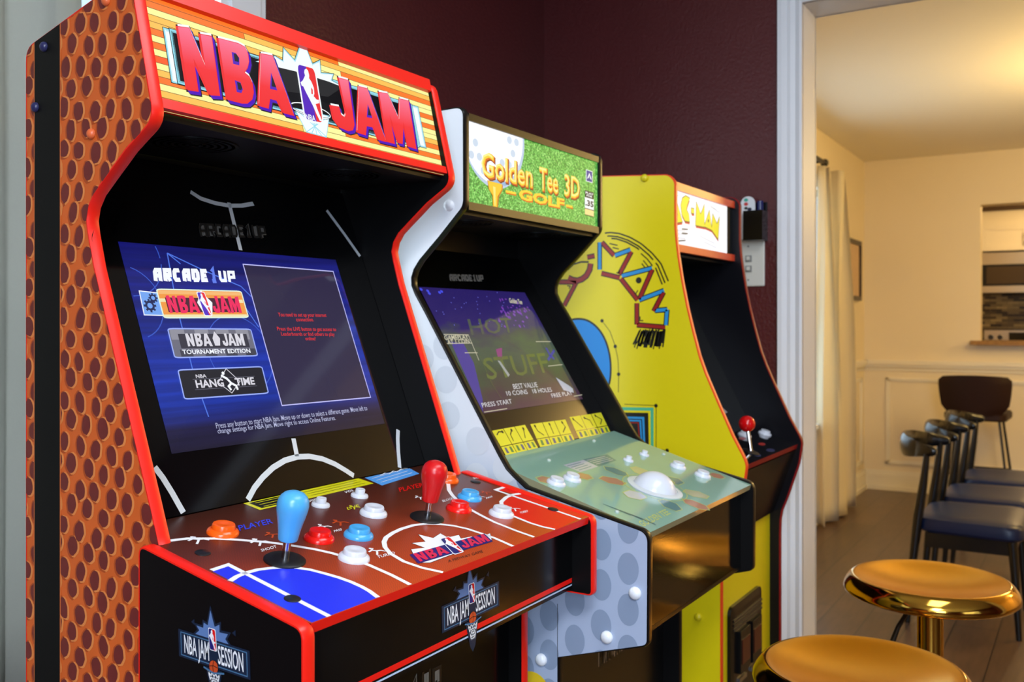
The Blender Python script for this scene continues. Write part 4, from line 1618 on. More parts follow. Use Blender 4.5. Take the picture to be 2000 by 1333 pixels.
for pts in ([(866, 654), (914, 655), (935, 705)], [(872, 672), (922, 671)], [(907, 690), (932, 690)], [(945, 806), (990, 799)], [(1046, 668), (1075, 668)], [(1070, 716), (1098, 713)], [(1120, 775), (1136, 772)]):
    a.stroke(a.px(pts), .0014, s_cr, 6)
a.stroke(a.px([(935, 692), (945, 715), (960, 750), (978, 778)]), .0008, s_grn, 6)
a.fill(a.px([(971, 705), (976, 706), (995, 733), (992, 737)]), SE('silver', (170, 176, 176), .8), 6)
a.fill(a.px([(968, 683), (980, 680), (980, 703), (973, 704)]), SE('pink', (150, 60, 130), .8), 5)
a.fill(a.px([(1085, 738), (1112, 755), (1118, 760), (1120, 768), (1100, 763)]), SE('paper', (190, 196, 214), .8), 6)
a.stroke(a.px([(1066, 680), (1074, 695), (1082, 702)]), .006, SE('indigo', (64, 60, 170), .8), 5)
a.stroke(a.px([(1082, 685), (1070, 704)]), .005, SE('indigo', (64, 60, 170), .8), 5)
for txt, l, r, t in (('BEST VALUE', (1003, 761), (1050, 757), (1000, 751)), ('10 COINS   18 HOLES', (990, 774), (1078, 766), (987, 765)), ('PRESS START', (942, 797), (1000, 789), (939, 788)), ('FREE PLAY', (1078, 778), (1118, 772), (1075, 770))):
    a.line(txt, SE('score white', (222, 222, 226), .9), 7, l, r, t, bold=.0)
mb.build('screen', cab2, recalc=False).__setitem__('label', 'golf game screen with purple sky and green lettering')
mb = MB()
P = at_x(1103, 678, XI2R - .0005)
mb.lathe([(.004, 0), (.004, .0012), (0, .002)], chrome, 12, P, (-1, 0, 0))
mb.build('lock', cab2)

# golf deck under clear plastic
mb = MB()
a = Art(mb, pl_d2)
dk_g = M('green deck print', (138, 178, 160), .14, coat=.5, var=.05, vscale=14)  # deck print tones are paled to carry the plastic's glare haze
dk_l = M('pale deck print', (186, 190, 204), .14, coat=.5)
dk_o = M('ochre deck print', (184, 184, 146), .14, coat=.5)
dk_y = M('yellow deck line', (192, 204, 122), .14, coat=.5)
dk_t = M('teal deck print', (100, 138, 138), .14, coat=.5)
dk_r = M('rose deck print', (184, 134, 108), .14, coat=.5)
vd = pl_d2.uv((XI2, yx2, zx2))[1] - .001
outl = [(.0003, .001), (W2Q - .0003, .001), (W2Q - .0003, vd), (.0003, vd)]
a.fill(outl, dk_g, 0)
mb.poly([pl_d2.p(q, -70) for q in outl], black)
for i in range(4):
    mb.poly([pl_d2.p(outl[i], 0), pl_d2.p(outl[(i + 1) % 4], 0), pl_d2.p(outl[(i + 1) % 4], -70), pl_d2.p(outl[i], -70)], M('clear plastic edge', (150, 146, 112), .15))
f = a.fr((1134, 923), (1168, 912), (1100, 909))
for c_, m in (((1100, 909, 1140, 899, 1168, 912, 1134, 923), dk_l), ((1138, 898, 1186, 888, 1204, 900, 1170, 912), dk_t)):
    a.fill(a.px([(c_[i], c_[i + 1]) for i in range(0, 8, 2)]), m, 1)
for i in range(4):
    t_ = i / 4
    a.stroke(a.px([(1108 + t_ * 30, 911 + t_ * 11), (1134 + t_ * 28, 904 + t_ * 10)]), .0016, dk_t, 2)
    a.stroke(a.px([(1146 + t_ * 24, 900 + t_ * 10), (1182 + t_ * 20, 892 + t_ * 9)]), .0016, dk_l, 2)
tb = pl_d2.hit(1279, 953)
for i, an in enumerate(range(0, 360, 45)):
    c_ = (tb[0] + .078 * math.cos(math.radians(an)), tb[1] + .072 * math.sin(math.radians(an)))
    hx = circle(c_, .024, .018, 6, math.radians(an))
    a.fill(hx, [dk_t, dk_o, dk_t, dk_r, dk_l, dk_t, dk_r, dk_o][i], 1)
    a.stroke(hx, .0016, dk_y, 2, True)
a.stroke(circle(tb, .060, .052, 40), .0016, dk_y, 2, True)
a.fill(circle(tb, .050, .042, 40), dk_l, 2)
a.stroke(circle(tb, .044, .037, 40), .003, dk_t, 3, True)
for i in range(9):
    u = pl_d2.hit(1178 + i * 8, 985 + i * 3)
    a.stroke([u, (u[0] + .002, u[1] - .045 + (i % 3) * .008)], .0026, dk_t, 2)
a.line('GOLDEN TEE', dk_y, 2, (1256, 1030), (1310, 1004), (1245, 1020), bold=.02)
for p, m in (((1066, 938), dk_r), ((1140, 931), dk_r), ((1400, 930), dk_r), ((1300, 940), dk_r)):
    a.fill(circle(pl_d2.hit(*p), .017, .013, 6), m, 1)
    a.stroke(circle(pl_d2.hit(*p), .019, .015, 6), .0016, dk_y, 2, True)
o = mb.build('control_deck', cab2, recalc=False)
for p in ((1296, 888), (1412, 918), (1205, 1001), (1160, 862), (1072, 900)):
    P = pl_d2.hit(*p)
    if 0.01 < P[0] < W2Q - .01 and .01 < P[1] < vd - .01:
        cap(o, pl_d2.p(P), pl_d2.N, .0035, M('clear cap', (176, 190, 180), .1))
for p in ((1086, 945), (1117, 937), (1324, 913), (1372, 930)):
    button(cab2, pl_d2, p, .0150, bw)
for p in ((1227, 900), (1258, 889)):
    button(cab2, pl_d2, p, .0095, bw, 'toggle_button', True)
P = pl_d2.p(tb)
mb = MB()
mb.lathe([(.046, 0), (.046, .0012), (.041, .0030), (.037, .0030), (.037, .001)], M('trackball ring', (206, 212, 214), .25), 40, P, pl_d2.N)
tbo = mb.build('trackball', cab2)
mb = MB()
RT = .0385
prof = [(RT * math.cos(t), RT * math.sin(t) - .013) for t in [.36 + i * (math.pi / 2 - .36) / 9 for i in range(10)]]
prof[-1] = (0, RT - .013)
mb.lathe(prof, bw, 40, P, pl_d2.N)
mb.build('ball', tbo)
# front of the golf control box
YF2 = .540
vinyl = bump(M('black grained vinyl', (8, 8, 8), .09, spec=.35), 420, .05, .001)
mb = MB(); mb.box(XI2 + .0005, XI2R - .0005, YF2, YF2 + .012, .790, .926, vinyl); mb.build('front_panel', cab2)
mb = MB()
mb.hexa([(XI2 + .0005, YF2, .783), (XI2R - .0005, YF2, .783), (XI2R - .0005, .676, .742), (XI2 + .0005, .676, .742), (XI2 + .0005, YF2, .7895), (XI2R - .0005, YF2, .7895), (XI2R - .0005, .676, .749), (XI2 + .0005, .676, .749)], black)
mb.build('bottom_board', cab2)
mb = MB()
YL2 = .690
mb.box(XI2 + .0005, XI2R - .0005, YL2, YL2 + .012, .02, .748, M('satin black sheet', (14, 13, 12), .3))
pl_l2 = Plane((XI2, YL2, 0), (1, 0, 0), (0, 0, 1))
a = Art(mb, pl_l2)
l0 = at_y(1170, 1304, YL2)
fq = Frame(pl_l2, (l0.x - XI2, l0.z), (2 * C2 - l0.x - XI2, l0.z), (l0.x - XI2, l0.z + .042))
a.block('ARCADE1UP', M('tan print', (148, 128, 104), .4), 1, fq, .26)
a.block('ARCADE1UP', pk, 2, fq, .10)
mb.build('lower_front_panel', cab2, recalc=False)

# ------------------------------------------------------------------ third cabinet: yellow
X3, W3 = 1.91, .45
T3 = .014
X3R = X3 + W3
C3 = X3 + W3 / 2
XI3, XI3R = X3 + T3, X3R - T3
cab3 = thing('arcade_cabinet', 'bright yellow arcade cabinet with a white lit marquee, farthest from the camera', 'arcade machine', (C3, .85, 0), 'arcade cabinets in a row along the wall')
_a = [(1.085, 1.566), (.782, 1.5475), (.768, 1.532)]
_b = [(.768, 1.438), (.7655, 1.405), (.761, 1.370), (.752, 1.315), (.741, 1.262), (.727, 1.206), (.713, 1.155), (.699, 1.118), (.673, 1.060), (.640, .989), (.622, .957)]
_c = [(.617, .948), (.6105, .932), (.618, .880)]
_d = [(.648, .790), (.660, .760), (.6645, .735), (.6655, .700), (.6655, .012), (1.085, .012)]
prof3 = rounded(_a + _b + _c + _d, [.010, .014, .008] + [0] * len(_b) + [.006, .012, .008] + [0] * len(_d))
yellow = M('yellow printed panel', (222, 204, 10), .38)
orange_trim = M('orange red edging', (232, 70, 26), .35)
s_red, s_blu = M('dark red print', (150, 22, 22), .4), M('sky blue print', (40, 142, 206), .4)
pl_s3 = Plane((X3, 0, 0), (0, 1, 0), (0, 0, 1))


def q3(x, y):            # photo point read off the enlarged crop of the yellow side
    return pl_s3.hit(1060 + x * .3, 320 + y * .3)


def side3(mb):
    a = Art(mb, pl_s3)
    def bar(p, q, m, w=.0075):
        a.stroke([q3(*p), q3(*q)], w + .0046, pk, 1)
        a.stroke([q3(*p), q3(*q)], w, m, 2)
    for p, q, m in (((385, 512), (465, 598), s_red), ((470, 598), (572, 560), s_blu), ((578, 572), (498, 722), s_red), ((371, 512), (371, 690), s_blu), ((382, 714), (502, 743), s_red),
                    ((515, 731), (712, 680), s_blu), ((714, 688), (628, 884), s_red), ((508, 748), (618, 888), s_red),
                    ((628, 888), (790, 826), s_blu), ((788, 836), (722, 962), s_red), ((730, 957), (812, 950), s_blu), ((810, 950), (802, 1052), s_blu), ((612, 1050), (798, 1066), s_red), ((613, 908), (613, 1048), s_red),
                    ((60, 770), (218, 772), s_red), ((218, 775), (140, 925), s_red), ((290, 610), (338, 600), s_red)):
        bar(p, q, m)
    arc = [(312, 650), (306, 690), (284, 730), (256, 752), (226, 762), (196, 758), (166, 744)]
    a.stroke([q3(*p) for p in arc], .015, pk, 1)
    a.stroke([q3(*p) for p in arc], .010, s_red, 2)
    a.stroke([q3(*p) for p in [(165, 690), (200, 655), (250, 640), (300, 640)]], .004, pk, 2)
    for c in ((625, 760),):
        a.ell(q3(*c), .007, .007, pk, 2, 14)
    for p in ([(480, 710), (498, 712), (500, 690)], [(592, 830), (604, 850), (620, 825)], [(634, 995), (634, 1022), (655, 1022)], [(160, 795), (180, 797), (172, 815)]):
        a.stroke([q3(*v) for v in p], .0026, pk, 2)
    # speed arcs above the lettering
    for off, t0, t1 in ((0, 0, 1), (24, .1, .78), (40, .2, .6), (24, .82, 1), (44, .86, 1)):
        P0 = [(405, 452), (440, 448), (500, 455), (570, 480), (640, 520), (710, 580), (770, 650), (818, 765)]
        n_ = len(P0)
        pts = []
        for i in range(30):
            t = t0 + (t1 - t0) * i / 29
            x = t * (n_ - 1)
            i0 = min(int(x), n_ - 2)
            p = Vector(P0[i0]).lerp(Vector(P0[i0 + 1]), x - i0)
            pts.append(q3(p.x - off * (.3 + t * .6), p.y + off * (1 - .5 * t)))
        a.stroke(pts, .0032, pk, 2)
    for p in ([(435, 520), (488, 532)], [(455, 546), (496, 556)], [(640, 585), (680, 620), (715, 665)], [(655, 630), (686, 668)], [(645, 650), (668, 680)]):
        a.stroke([q3(*v) for v in p], .0026, pk, 2)
    rr = random.Random(9)
    for i in range(26):
        x = 632 + i * 6.6
        y0 = 1085 + rr.uniform(-8, 14)
        a.stroke([q3(x, y0), q3(x - 8 - (26 - i) * .7, y0 + rr.uniform(45, 80)), q3(x - 14 - (26 - i) * 1.1, y0 + rr.uniform(85, 125))], .0024 + .0022 * rr.random(), pk, 2)
    # plain blue rounded shape with a black outline
    def pz(x, y):
        return pl_s3.hit(1080 + x * .3, 600 + y * .3)
    bl = [(20, 130), (90, 95), (160, 82), (215, 88), (265, 118), (308, 165), (340, 225), (362, 300), (372, 380), (368, 480), (340, 560), (250, 600), (120, 600), (20, 560)]
    B_ = rounded([pz(*v) for v in bl], .02, 3)
    a.stroke(B_, .009, pk, 1, True)
    a.fill(B_, M('plain blue print', (10, 132, 214), .4), 2)
    # dotted path
    for P0 in ([(320, 90), (372, 160), (406, 255), (424, 345), (428, 440), (426, 560)], [(470, 634), (670, 642)], [(672, 650), (672, 920)], [(690, 928), (744, 935)]):
        for i in range(len(P0) - 1):
            m_ = max(2, int((Vector(P0[i]) - Vector(P0[i + 1])).length / 9))
            for j in range(m_):
                p = Vector(P0[i]).lerp(Vector(P0[i + 1]), j / m_)
                a.ell(pz(p.x, p.y), .0013, .0013, pk, 2, 6)
    for c in ((320, 90), (406, 257), (428, 438), (671, 643), (744, 935)):
        a.ell(pz(*c), .0042, .0042, pk, 3, 12)
    teal = M('sea green print', (72, 176, 140), .4)
    for i, (m, w) in enumerate(((teal, 20), (yellow, 14), (pk, 56), (s_blu, 14), (pk, 6), (s_blu, 10), (pk, 5), (s_red, 7), (pk, 60))):
        o_ = sum((20, 14, 26, 14, 6, 10, 5, 7, 60)[:i])
        a.fill([pz(400, 652 + o_), pz(655 - o_, 656 + o_), pz(655 - o_ * .86, 945), pz(400, 945)], m, 2 + i)


sp3 = side_panels(cab3, prof3, X3, XI3, yellow, black_in, orange_trim, side3)
sp3['label'] = 'yellow side board with red and blue lettering'
ycap = M('yellow cap', (214, 196, 24), .35)
for p in ((1259, 348), (1364, 1206)):
    cap(sp3, at_x(*p, X3) - Vector((.0003, 0, 0)), (-1, 0, 0), .0085, ycap)
dred_trim = M('dark red edging', (134, 10, 22), .4, spec=.3)
side_panels(cab3, prof3, X3R, XI3R, yellow, M('inner blue black laminate', (9, 9, 15), .34, spec=.3), dred_trim)
mb = MB(); mb.box(XI3 + .001, XI3R - .001, 1.077, 1.083, .012, 1.555, black); mb.build('back_panel', cab3)
mb = MB(); mb.box(XI3 + .001, XI3R - .001, .808, 1.076, 1.538, 1.546, black); mb.build('top_panel', cab3)
YM3 = .786
pl_m3 = Plane((XI3, YM3, 0), (1, 0, 0), (0, 0, 1))
zt3 = (at_y(1310.5, 366.5, YM3).z + at_y(1420, 405.5, YM3).z) / 2
zb3 = (at_y(1313.5, 476, YM3).z + at_y(1420, 497, YM3).z) / 2
W3Q = XI3R - XI3
mb = MB()
a = Art(mb, pl_m3)
uR = at_y(1420, 450, YM3).x - XI3
a.fill([(0, zb3), (uR, zb3), (uR, zt3), (0, zt3)], E('lit marquee white', (250, 250, 255), 1.1), 0)
a.fill([(uR, zb3), (W3Q, zb3), (W3Q, zt3), (uR, zt3)], black, 0)
m_y, m_k, m_r = E('lit letter yellow', (238, 224, 40)), E('lit outline', (30, 34, 40)), E('lit under red', (196, 40, 30))
c1 = lambda pts: [pl_m3.hit(1060 + x * .3, 320 + y * .3) for x, y in pts]
pacs = [[(790, 380), (792, 200), (822, 195), (846, 225), (846, 270), (820, 300), (815, 375)], [(848, 388), (868, 235), (908, 378)],
        [(955, 225), (930, 210), (908, 225), (898, 270), (905, 330), (925, 372), (955, 378), (950, 330), (935, 300), (940, 270)], [(966, 290), (984, 294), (984, 325), (966, 320)],
        [(994, 400), (1000, 252), (1028, 330), (1051, 268), (1052, 412)], [(1050, 408), (1084, 305), (1100, 432)], [(1098, 430), (1106, 328), (1134, 392), (1150, 345), (1141, 492)]]
for L in pacs:
    q = clip(c1(L), [(.0005, zb3), (uR, zb3), (uR, zt3), (.0005, zt3)])
    if len(q) < 3:
        continue
    a.fill([(p[0] + .002, p[1] - .006) for p in q], m_r, 1)
    a.stroke(q, .0040, m_k, 2, True)
    a.fill(q, m_y, 3)
for c in ((873, 330), (1077, 372)):
    a.ell(c1([c])[0], .004, .004, m_k, 4, 10)
ln = E('lit pale grey line', (176, 182, 190))
for p in ([(838, 180), (880, 192)], [(838, 195), (895, 212)], [(850, 430), (930, 440)], [(850, 455), (935, 462)], [(850, 480), (930, 488)], [(1060, 250), (1130, 300)], [(1090, 280), (1150, 318)], [(1020, 470), (1120, 520)], [(1050, 510), (1130, 548)]):
    q = c1(p)
    if min(v[0] for v in q) > .001:
        a.stroke(q, .0016, ln, 1)
for p in ([(905, 425), (945, 428)], [(905, 452), (945, 456)], [(860, 505), (930, 500)]):
    q = c1(p)
    if min(v[0] for v in q) > .001:
        a.stroke(q, .003, m_k, 1)
mb.build('marquee', cab3, recalc=False).__setitem__('label', 'white lit marquee with yellow lettering')
mb = MB()
for z0, z1 in ((zb3 - .016, zb3 + .0005), (zt3 - .0005, zt3 + .017)):
    mb.box(XI3 + .0005, XI3R - .0005, YM3 - .006, YM3 + .006, z0, z1, orange_trim)
mb.build('marquee_frame', cab3)
mb = MB(); mb.box(XI3 + .001, XI3R - .001, .810, 1.07, zb3 - .022, zb3 - .017, black_in); mb.build('speaker_panel', cab3)
pl_d3 = Plane((XI3, .620, .9275), (1, 0, 0), (0, 1, .30))
YB3, ZB3 = .735, .9275 + .30 * .115
mb = MB()
v = [(XI3 + .0008, YB3, ZB3 + .001), (XI3R - .0008, YB3, ZB3 + .001), (XI3R - .0008, .955, zb3 - .023), (XI3 + .0008, .955, zb3 - .023)]
mb.poly(v, gloss_black)
mb.poly([(p[0], p[1] + .006, p[2]) for p in v], black_in)
pb3 = Plane((XI3, YB3, ZB3 + .001), (1, 0, 0), (0, .955 - YB3, zb3 - .024 - ZB3))
Art(mb, pb3).fill([pb3.hit(*p) for p in ((1402, 800), (1411, 797), (1421, 806), (1404, 813))], M('grey card print', (150, 152, 160), .4), 2)
mb.build('screen_board', cab3, recalc=False)
mb = MB()
a = Art(mb, pl_d3)
vd3 = pl_d3.uv((XI3, YB3, ZB3))[1] - .0008
outl = [(.0003, 0), (W3Q - .0003, 0), (W3Q - .0003, vd3), (.0003, vd3)]
a.fill(outl, M('gloss black deck', (14, 15, 20), .08, coat=.6), 0)
mb.poly([pl_d3.p(q, -90) for q in outl], black)
for i in range(4):
    mb.poly([pl_d3.p(outl[i], 0), pl_d3.p(outl[(i + 1) % 4], 0), pl_d3.p(outl[(i + 1) % 4], -90), pl_d3.p(outl[i], -90)], dred_trim if i == 0 else black)
dkb, dkr, dky = M('deck navy print', (22, 40, 92), .3), M('deck red print', (150, 24, 20), .3), M('deck ochre print', (150, 120, 40), .3)
for p, r, m in (((1450, 857), .012, dkr), ((1488, 868), .012, dkr), ((1520, 850), .016, dkb), ((1505, 880), .014, dkb), ((1530, 855), .010, dky), ((1445, 880), .008, dkr), ((1480, 890), .010, dkb)):
    u = pl_d3.hit(*p)
    if .02 < u[0] < W3Q - .02 and .01 < u[1] < vd3 - .01:
        a.fill(circle(u, r * 1.6, r * .6, 10), m, 1)
mb.build('control_deck', cab3, recalc=False)
uc = pl_d3.hit(1466, 884)
P = pl_d3.p((W3Q / 2, uc[1]))
P = pl_d3.p(uc)
mb = MB(); mb.lathe([(.020, 0), (.020, .002), (.012, .004), (0, .004)], black, 28, P, pl_d3.N); st3 = mb.build('joystick', cab3)
tt = P + Vector((.012, .012, .062))
mb = MB(); mb.tube([P + pl_d3.N * .002, P.lerp(tt, .85)], .0045, chrome, 12); mb.build('shaft', st3)
mb = MB(); mb.lathe([(.0185 * math.sin(math.pi * i / 14), -.0185 * math.cos(math.pi * i / 14)) for i in range(15)], M('red ball knob', (206, 14, 18), .12), 28, tt); mb.build('handle', st3)
st3['label'] = 'joystick with red ball handle'
for p in ((1432, 843), (1500, 846)):
    u = pl_d3.hit(*p)
    u = (min(u[0], W3Q - .024), min(u[1], vd3 - .022))
    Pb = pl_d3.p(u)
    mb = MB(); mb.lathe([(.0165, 0), (.0165, .0017), (.0155, .0037), (.0120, .0056), (.0118, .005)], bw, 28, Pb, pl_d3.N)
    pb_ = mb.build('push_button', cab3)
    mb = MB(); mb.lathe([(.0118, .0003), (.0118, .0086), (.0105, .0100), (0, .0096)], bw, 24, Pb, pl_d3.N)
    mb.build('plunger', pb_)
# undercut, yellow front and coin door
mb = MB()
mb.hexa([(XI3 + .0005, .6255, .912), (XI3R - .0005, .6255, .912), (XI3R - .0005, .680, .755), (XI3 + .0005, .680, .755), (XI3 + .0005, .635, .914), (XI3R - .0005, .635, .914), (XI3R - .0005, .692, .757), (XI3 + .0005, .692, .757)], M('satin black front', (10, 10, 11), .22, spec=.25))
mb.build('front_panel', cab3)
YL3 = .690
mb = MB()
xa, xb_ = XI3 + .0005, XI3R - .0005
mb.box(xa, xb_, YL3, YL3 + .012, .02, .753, yellow)
mb.build('lower_front_panel', cab3)
mb = MB()
dx0, dx1, dzt = at_y(1420, 1260, YL3).x, at_y(1481, 1200, YL3).x, at_y(1474, 1147, YL3).z
fr_ = rounded([(dx0, .18), (dx1, .18), (dx1, dzt), (dx0, dzt)], .022, 6)
nn = len(fr_)
plast = M('coin door plastic', (12, 12, 14), .22, spec=.3)
v = [(x, YL3 - .0005, z) for x, z in fr_] + [(x, YL3 - .008, z) for x, z in fr_]
cxm, czm = (dx0 + dx1) / 2, (dzt + .18) / 2
inn = [(cxm + (x - cxm) * .88, czm + (z - czm) * .93) for x, z in fr_]
v += [(x, YL3 - .011, z) for x, z in inn]
mb.faces(v, [(i, (i + 1) % nn, nn + (i + 1) % nn, nn + i) for i in range(nn)] + [(nn + i, nn + (i + 1) % nn, 2 * nn + (i + 1) % nn, 2 * nn + i) for i in range(nn)], plast, True)
mb.faces(v[2 * nn:], [list(range(nn))], plast)
cd = mb.build('coin_door', cab3)
for k in range(2):
    x0 = dx0 + (dx1 - dx0) * (.16 + .38 * k)
    x1 = x0 + (dx1 - dx0) * .30
    mb = MB()
    mb.box(x0, x1, YL3 - .020, YL3 - .0115, dzt - .155, dzt - .060, plast)
    mb.box(x0 + .008, x1 - .008, YL3 - .0215, YL3 - .0203, dzt - .135, dzt - .080, M('coin button red', (70, 18, 14), .3))
    s_o = mb.build('coin_slot', cd)
    mb = MB()
    mb.box(x0 + .006, x1 - .01, YL3 - .015, YL3 - .0115, dzt - .178, dzt - .168, chrome)
    mb.build('coin_return', cd)
mb = MB()
for k in range(3):
    mb.box(dx0 + .012, dx1 - .012, YL3 - .0135, YL3 - .0115, dzt - .034 - k * .010, dzt - .029 - k * .010, M('ridge', (52, 46, 42), .25))
mb.build('ridge_trim', cd)
# ------------------------------------------------------------------ gold stools
gold = M('brushed gold', (232, 172, 34), .22, 1.0)
gold_p = M('polished gold', (206, 156, 62), .10, 1.0)


def copy_tree(o, parent=None):
    c = o.copy()
    COL.objects.link(c)
    c.parent = parent
    for ch in o.children:
        copy_tree(ch, c)
    return c


def gold_stool(label):
    t = thing('bar_stool', label, 'stool', (0, 0, 0), 'gold stools in front of the cabinets')
    H = .675
    mb = MB()
    prof = [(0, -.017), (.03, -.0162), (.06, -.0135), (.09, -.0085), (.115, -.0025), (.135, .0030), (.146, .006), (.1515, .0068)]
    mb.lathe([(r, H + h) for r, h in prof], gold, 64, cap=False)
    st_ = mb.build('seat', t)
    mb = MB()
    prof = [(.1515, .0068), (.1545, .0075), (.158, .0062), (.163, .0020), (.169, -.006), (.1735, -.014), (.175, -.021), (.1735, -.027), (.168, -.0315), (.158, -.033), (.10, -.033), (.03, -.033)]
    mb.lathe([(r, H + h) for r, h in prof], gold_p, 64, cap=False)
    mb.build('seat_rim', st_)
    mb = MB()
    mb.lathe([(.045, H - .034), (.045, H - .045), (.0275, H - .052), (.0275, .32), (.033, .318), (.033, .03), (.06, .022), (.19, .010), (.20, .004), (.20, 0)][::-1], gold_p, 40)
    mb.build('pedestal', t)
    mb = MB()
    pts = [(-.033, 0, .30), (-.12, .0, .295)] + [(.16 * math.cos(a) - .0, .16 * math.sin(a), .29) for a in [math.pi + i * math.pi / 10 for i in range(21)]]
    mb.tube(pts, .011, gold_p, 10)
    mb.build('footrest', t)
    mb = MB()
    mb.tube([(-.02, .02, H - .050), (-.06, .035, H - .056), (-.085, .05, H - .085), (-.11, .06, H - .12)], [.005, .005, .005, .0065], M('dark lever', (40, 32, 22), .3, .6), 10)
    mb.build('height_lever', t)
    return t


def ground(r, f):
    p = _ax * f + _rt * r
    return (p.x, p.y, 0)


s1 = gold_stool('gold metal bar stool behind the nearer stool, with its post and lever in view')
f2 = 2.01
s1.location = ground((1816 - 1000) / FPX * f2, f2)
s1.rotation_euler = (0, 0, math.radians(0))
s2 = copy_tree(s1)
f1 = 1.55
s2.location = ground((1683 - 1000) / FPX * f1, f1)
s2.location.z = 0
s2['label'] = 'nearest gold metal bar stool, cut off by the bottom edge of the photo'
s2.rotation_euler = (0, 0, math.radians(-20))
S2H = .654 / .675
s2.scale = (1, 1, S2H)

# ------------------------------------------------------------------ dining chairs
blackwood = M('black lacquer', (13, 13, 15), .22)
leather = M('dark blue black leather', (14, 30, 66), .36, spec=.3, var=.05, vscale=40)  # colour made bluer to stand for daylight reflected on the seats


def elbow_chair(label):
    t = thing('dining_chair', label, 'chair', (0, 0, 0), 'black dining chairs in a row')
    # faces +Y in its own frame; curved rail at the back
    mb = MB()
    n_, v, f = 14, [], []
    for i in range(29):
        a_ = math.pi + math.pi * i / 28
        t_ = abs(math.sin(a_))
        x, y = .205 * math.cos(a_), -.055 - .150 * t_
        tx, ty = -.205 * math.sin(a_), -.150 * math.cos(a_) * (1 if True else 0)
        l_ = math.hypot(tx, ty)
        nx, ny = ty / l_, -tx / l_
        hv, ht = .020 + .032 * t_ ** 1.5, .017 + .004 * t_
        if i in (0, 28):
            hv, ht = .012, .010
        for k in range(n_):
            q = 2 * math.pi * k / n_
            v.append((x + nx * ht * math.cos(q), y + ny * ht * math.cos(q), .712 - .006 * (1 - t_) + hv * math.sin(q)))
    for i in range(28):
        f += [(i * n_ + k, i * n_ + (k + 1) % n_, (i + 1) * n_ + (k + 1) % n_, (i + 1) * n_ + k) for k in range(n_)]
    f += [list(range(n_)), list(range(28 * n_, 29 * n_))[::-1]]
    mb.faces(v, f, blackwood, True)
    mb.build('back_rail', t)
    for sx in (-1, 1):
        mb = MB()
        mb.tube([(sx * .21, -.165, 0), (sx * .205, -.145, .25), (sx * .20, -.125, .44), (sx * .197, -.105, .58), (sx * .196, -.092, .70)], [.011, .016, .020, .016, .012], blackwood, 12)
        mb.build('leg', t)
        mb = MB()
        mb.tube([(sx * .225, .24, 0), (sx * .21, .225, .25), (sx * .20, .215, .372)], [.011, .016, .019], blackwood, 12)
        mb.build('leg', t)
    mb = MB()
    for sx in (-1, 1):
        mb.hexa([(sx * .20 - .010, -.09, .318), (sx * .20 + .010, -.09, .318), (sx * .20 + .010, .215, .318), (sx * .20 - .010, .215, .318), (sx * .20 - .010, -.09, .378), (sx * .20 + .010, -.09, .378), (sx * .20 + .010, .215, .378), (sx * .20 - .010, .215, .378)], blackwood)
    mb.box(-.19, .19, -.10, -.08, .318, .378, blackwood)
    mb.box(-.19, .19, .205, .225, .318, .378, blackwood)
    mb.build('seat_frame', t)
    mb = MB()
    out = rounded([(-.215, -.135), (.215, -.135), (.255, .26), (-.255, .26)], .08, 8)
    n_ = len(out)
    lv = [(.96, .379), (1.0, .389), (1.0, .420), (.97, .433), (.88, .441), (.6, .444), (.25, .442)]
    v, f = [], []
    for s_, z in lv:
        v += [(x * s_, .06 + (y - .06) * s_, z) for x, y in out]
    for j in range(len(lv) - 1):
        f += [(j * n_ + i, j * n_ + (i + 1) % n_, (j + 1) * n_ + (i + 1) % n_, (j + 1) * n_ + i) for i in range(n_)]
    f += [list(range(n_))[::-1], list(range((len(lv) - 1) * n_, len(lv) * n_))]
    mb.faces(v, f, leather, True)
    mb.build('seat', t)
    return t


chairs = [((4.34, .483, 0), 'black dining chair with a curved wooden back rail, nearest in its row'),
          ((4.90, .467, 0), 'black curved back dining chair, middle of the row of three'),
          ((5.478, .447, 0), 'black curved back dining chair at the far end of its row')]
c0 = elbow_chair(chairs[0][1])
for i, (l, lab) in enumerate(chairs):
    c = c0 if i == 0 else copy_tree(c0)
    c.location = l
    c.rotation_euler = (0, 0, math.pi)
    c['label'] = lab
    c['group'] = 'black dining chairs in a row'

# brown shell chair on thin black legs by the kitchen counter
t = thing('counter_stool', 'dark brown upholstered counter stool with thin black metal legs below the serving hatch', 'stool', (0, 0, 0))
brown = M('dark brown leather', (36, 15, 10), .55, spec=.25, var=.06, vscale=30)
blk_metal = M('black metal', (12, 12, 13), .3)
mb = MB()
NX, NZ = 13, 9
v, f = [], []
for d in (0, 1):
    for j in range(NZ):
        s_ = j / (NZ - 1)
        z = .625 + .265 * s_
        hw_ = .235 - .035 * (1 - s_) ** 2 * 1.0 - .06 * max(0, s_ - .86) ** 1 / .14 * .5 - (.05 * max(0, .2 - s_) / .2)
        for i in range(NX):
            u = -1 + 2 * i / (NX - 1)
            x = u * hw_
            zz = z + (-.012 * u * u if j == NZ - 1 else 0)
            y = -.02 - .05 * s_ + .075 * u * u * (.5 + .5 * s_) + (.026 if d else 0)
            v.append((x, y, zz))
M_ = NX * NZ
for j in range(NZ - 1):
    for i in range(NX - 1):
        a_ = j * NX + i
        f.append((a_, a_ + 1, a_ + NX + 1, a_ + NX))
        f.append((M_ + a_, M_ + a_ + NX, M_ + a_ + NX + 1, M_ + a_ + 1))
for i in range(NX - 1):
    f.append((i, M_ + i, M_ + i + 1, i + 1))
    k = (NZ - 1) * NX + i
    f.append((k, k + 1, M_ + k + 1, M_ + k))
for j in range(NZ - 1):
    k = j * NX
    f.append((k, k + NX, M_ + k + NX, M_ + k))
    k += NX - 1
    f.append((k, M_ + k, M_ + k + NX, k + NX))
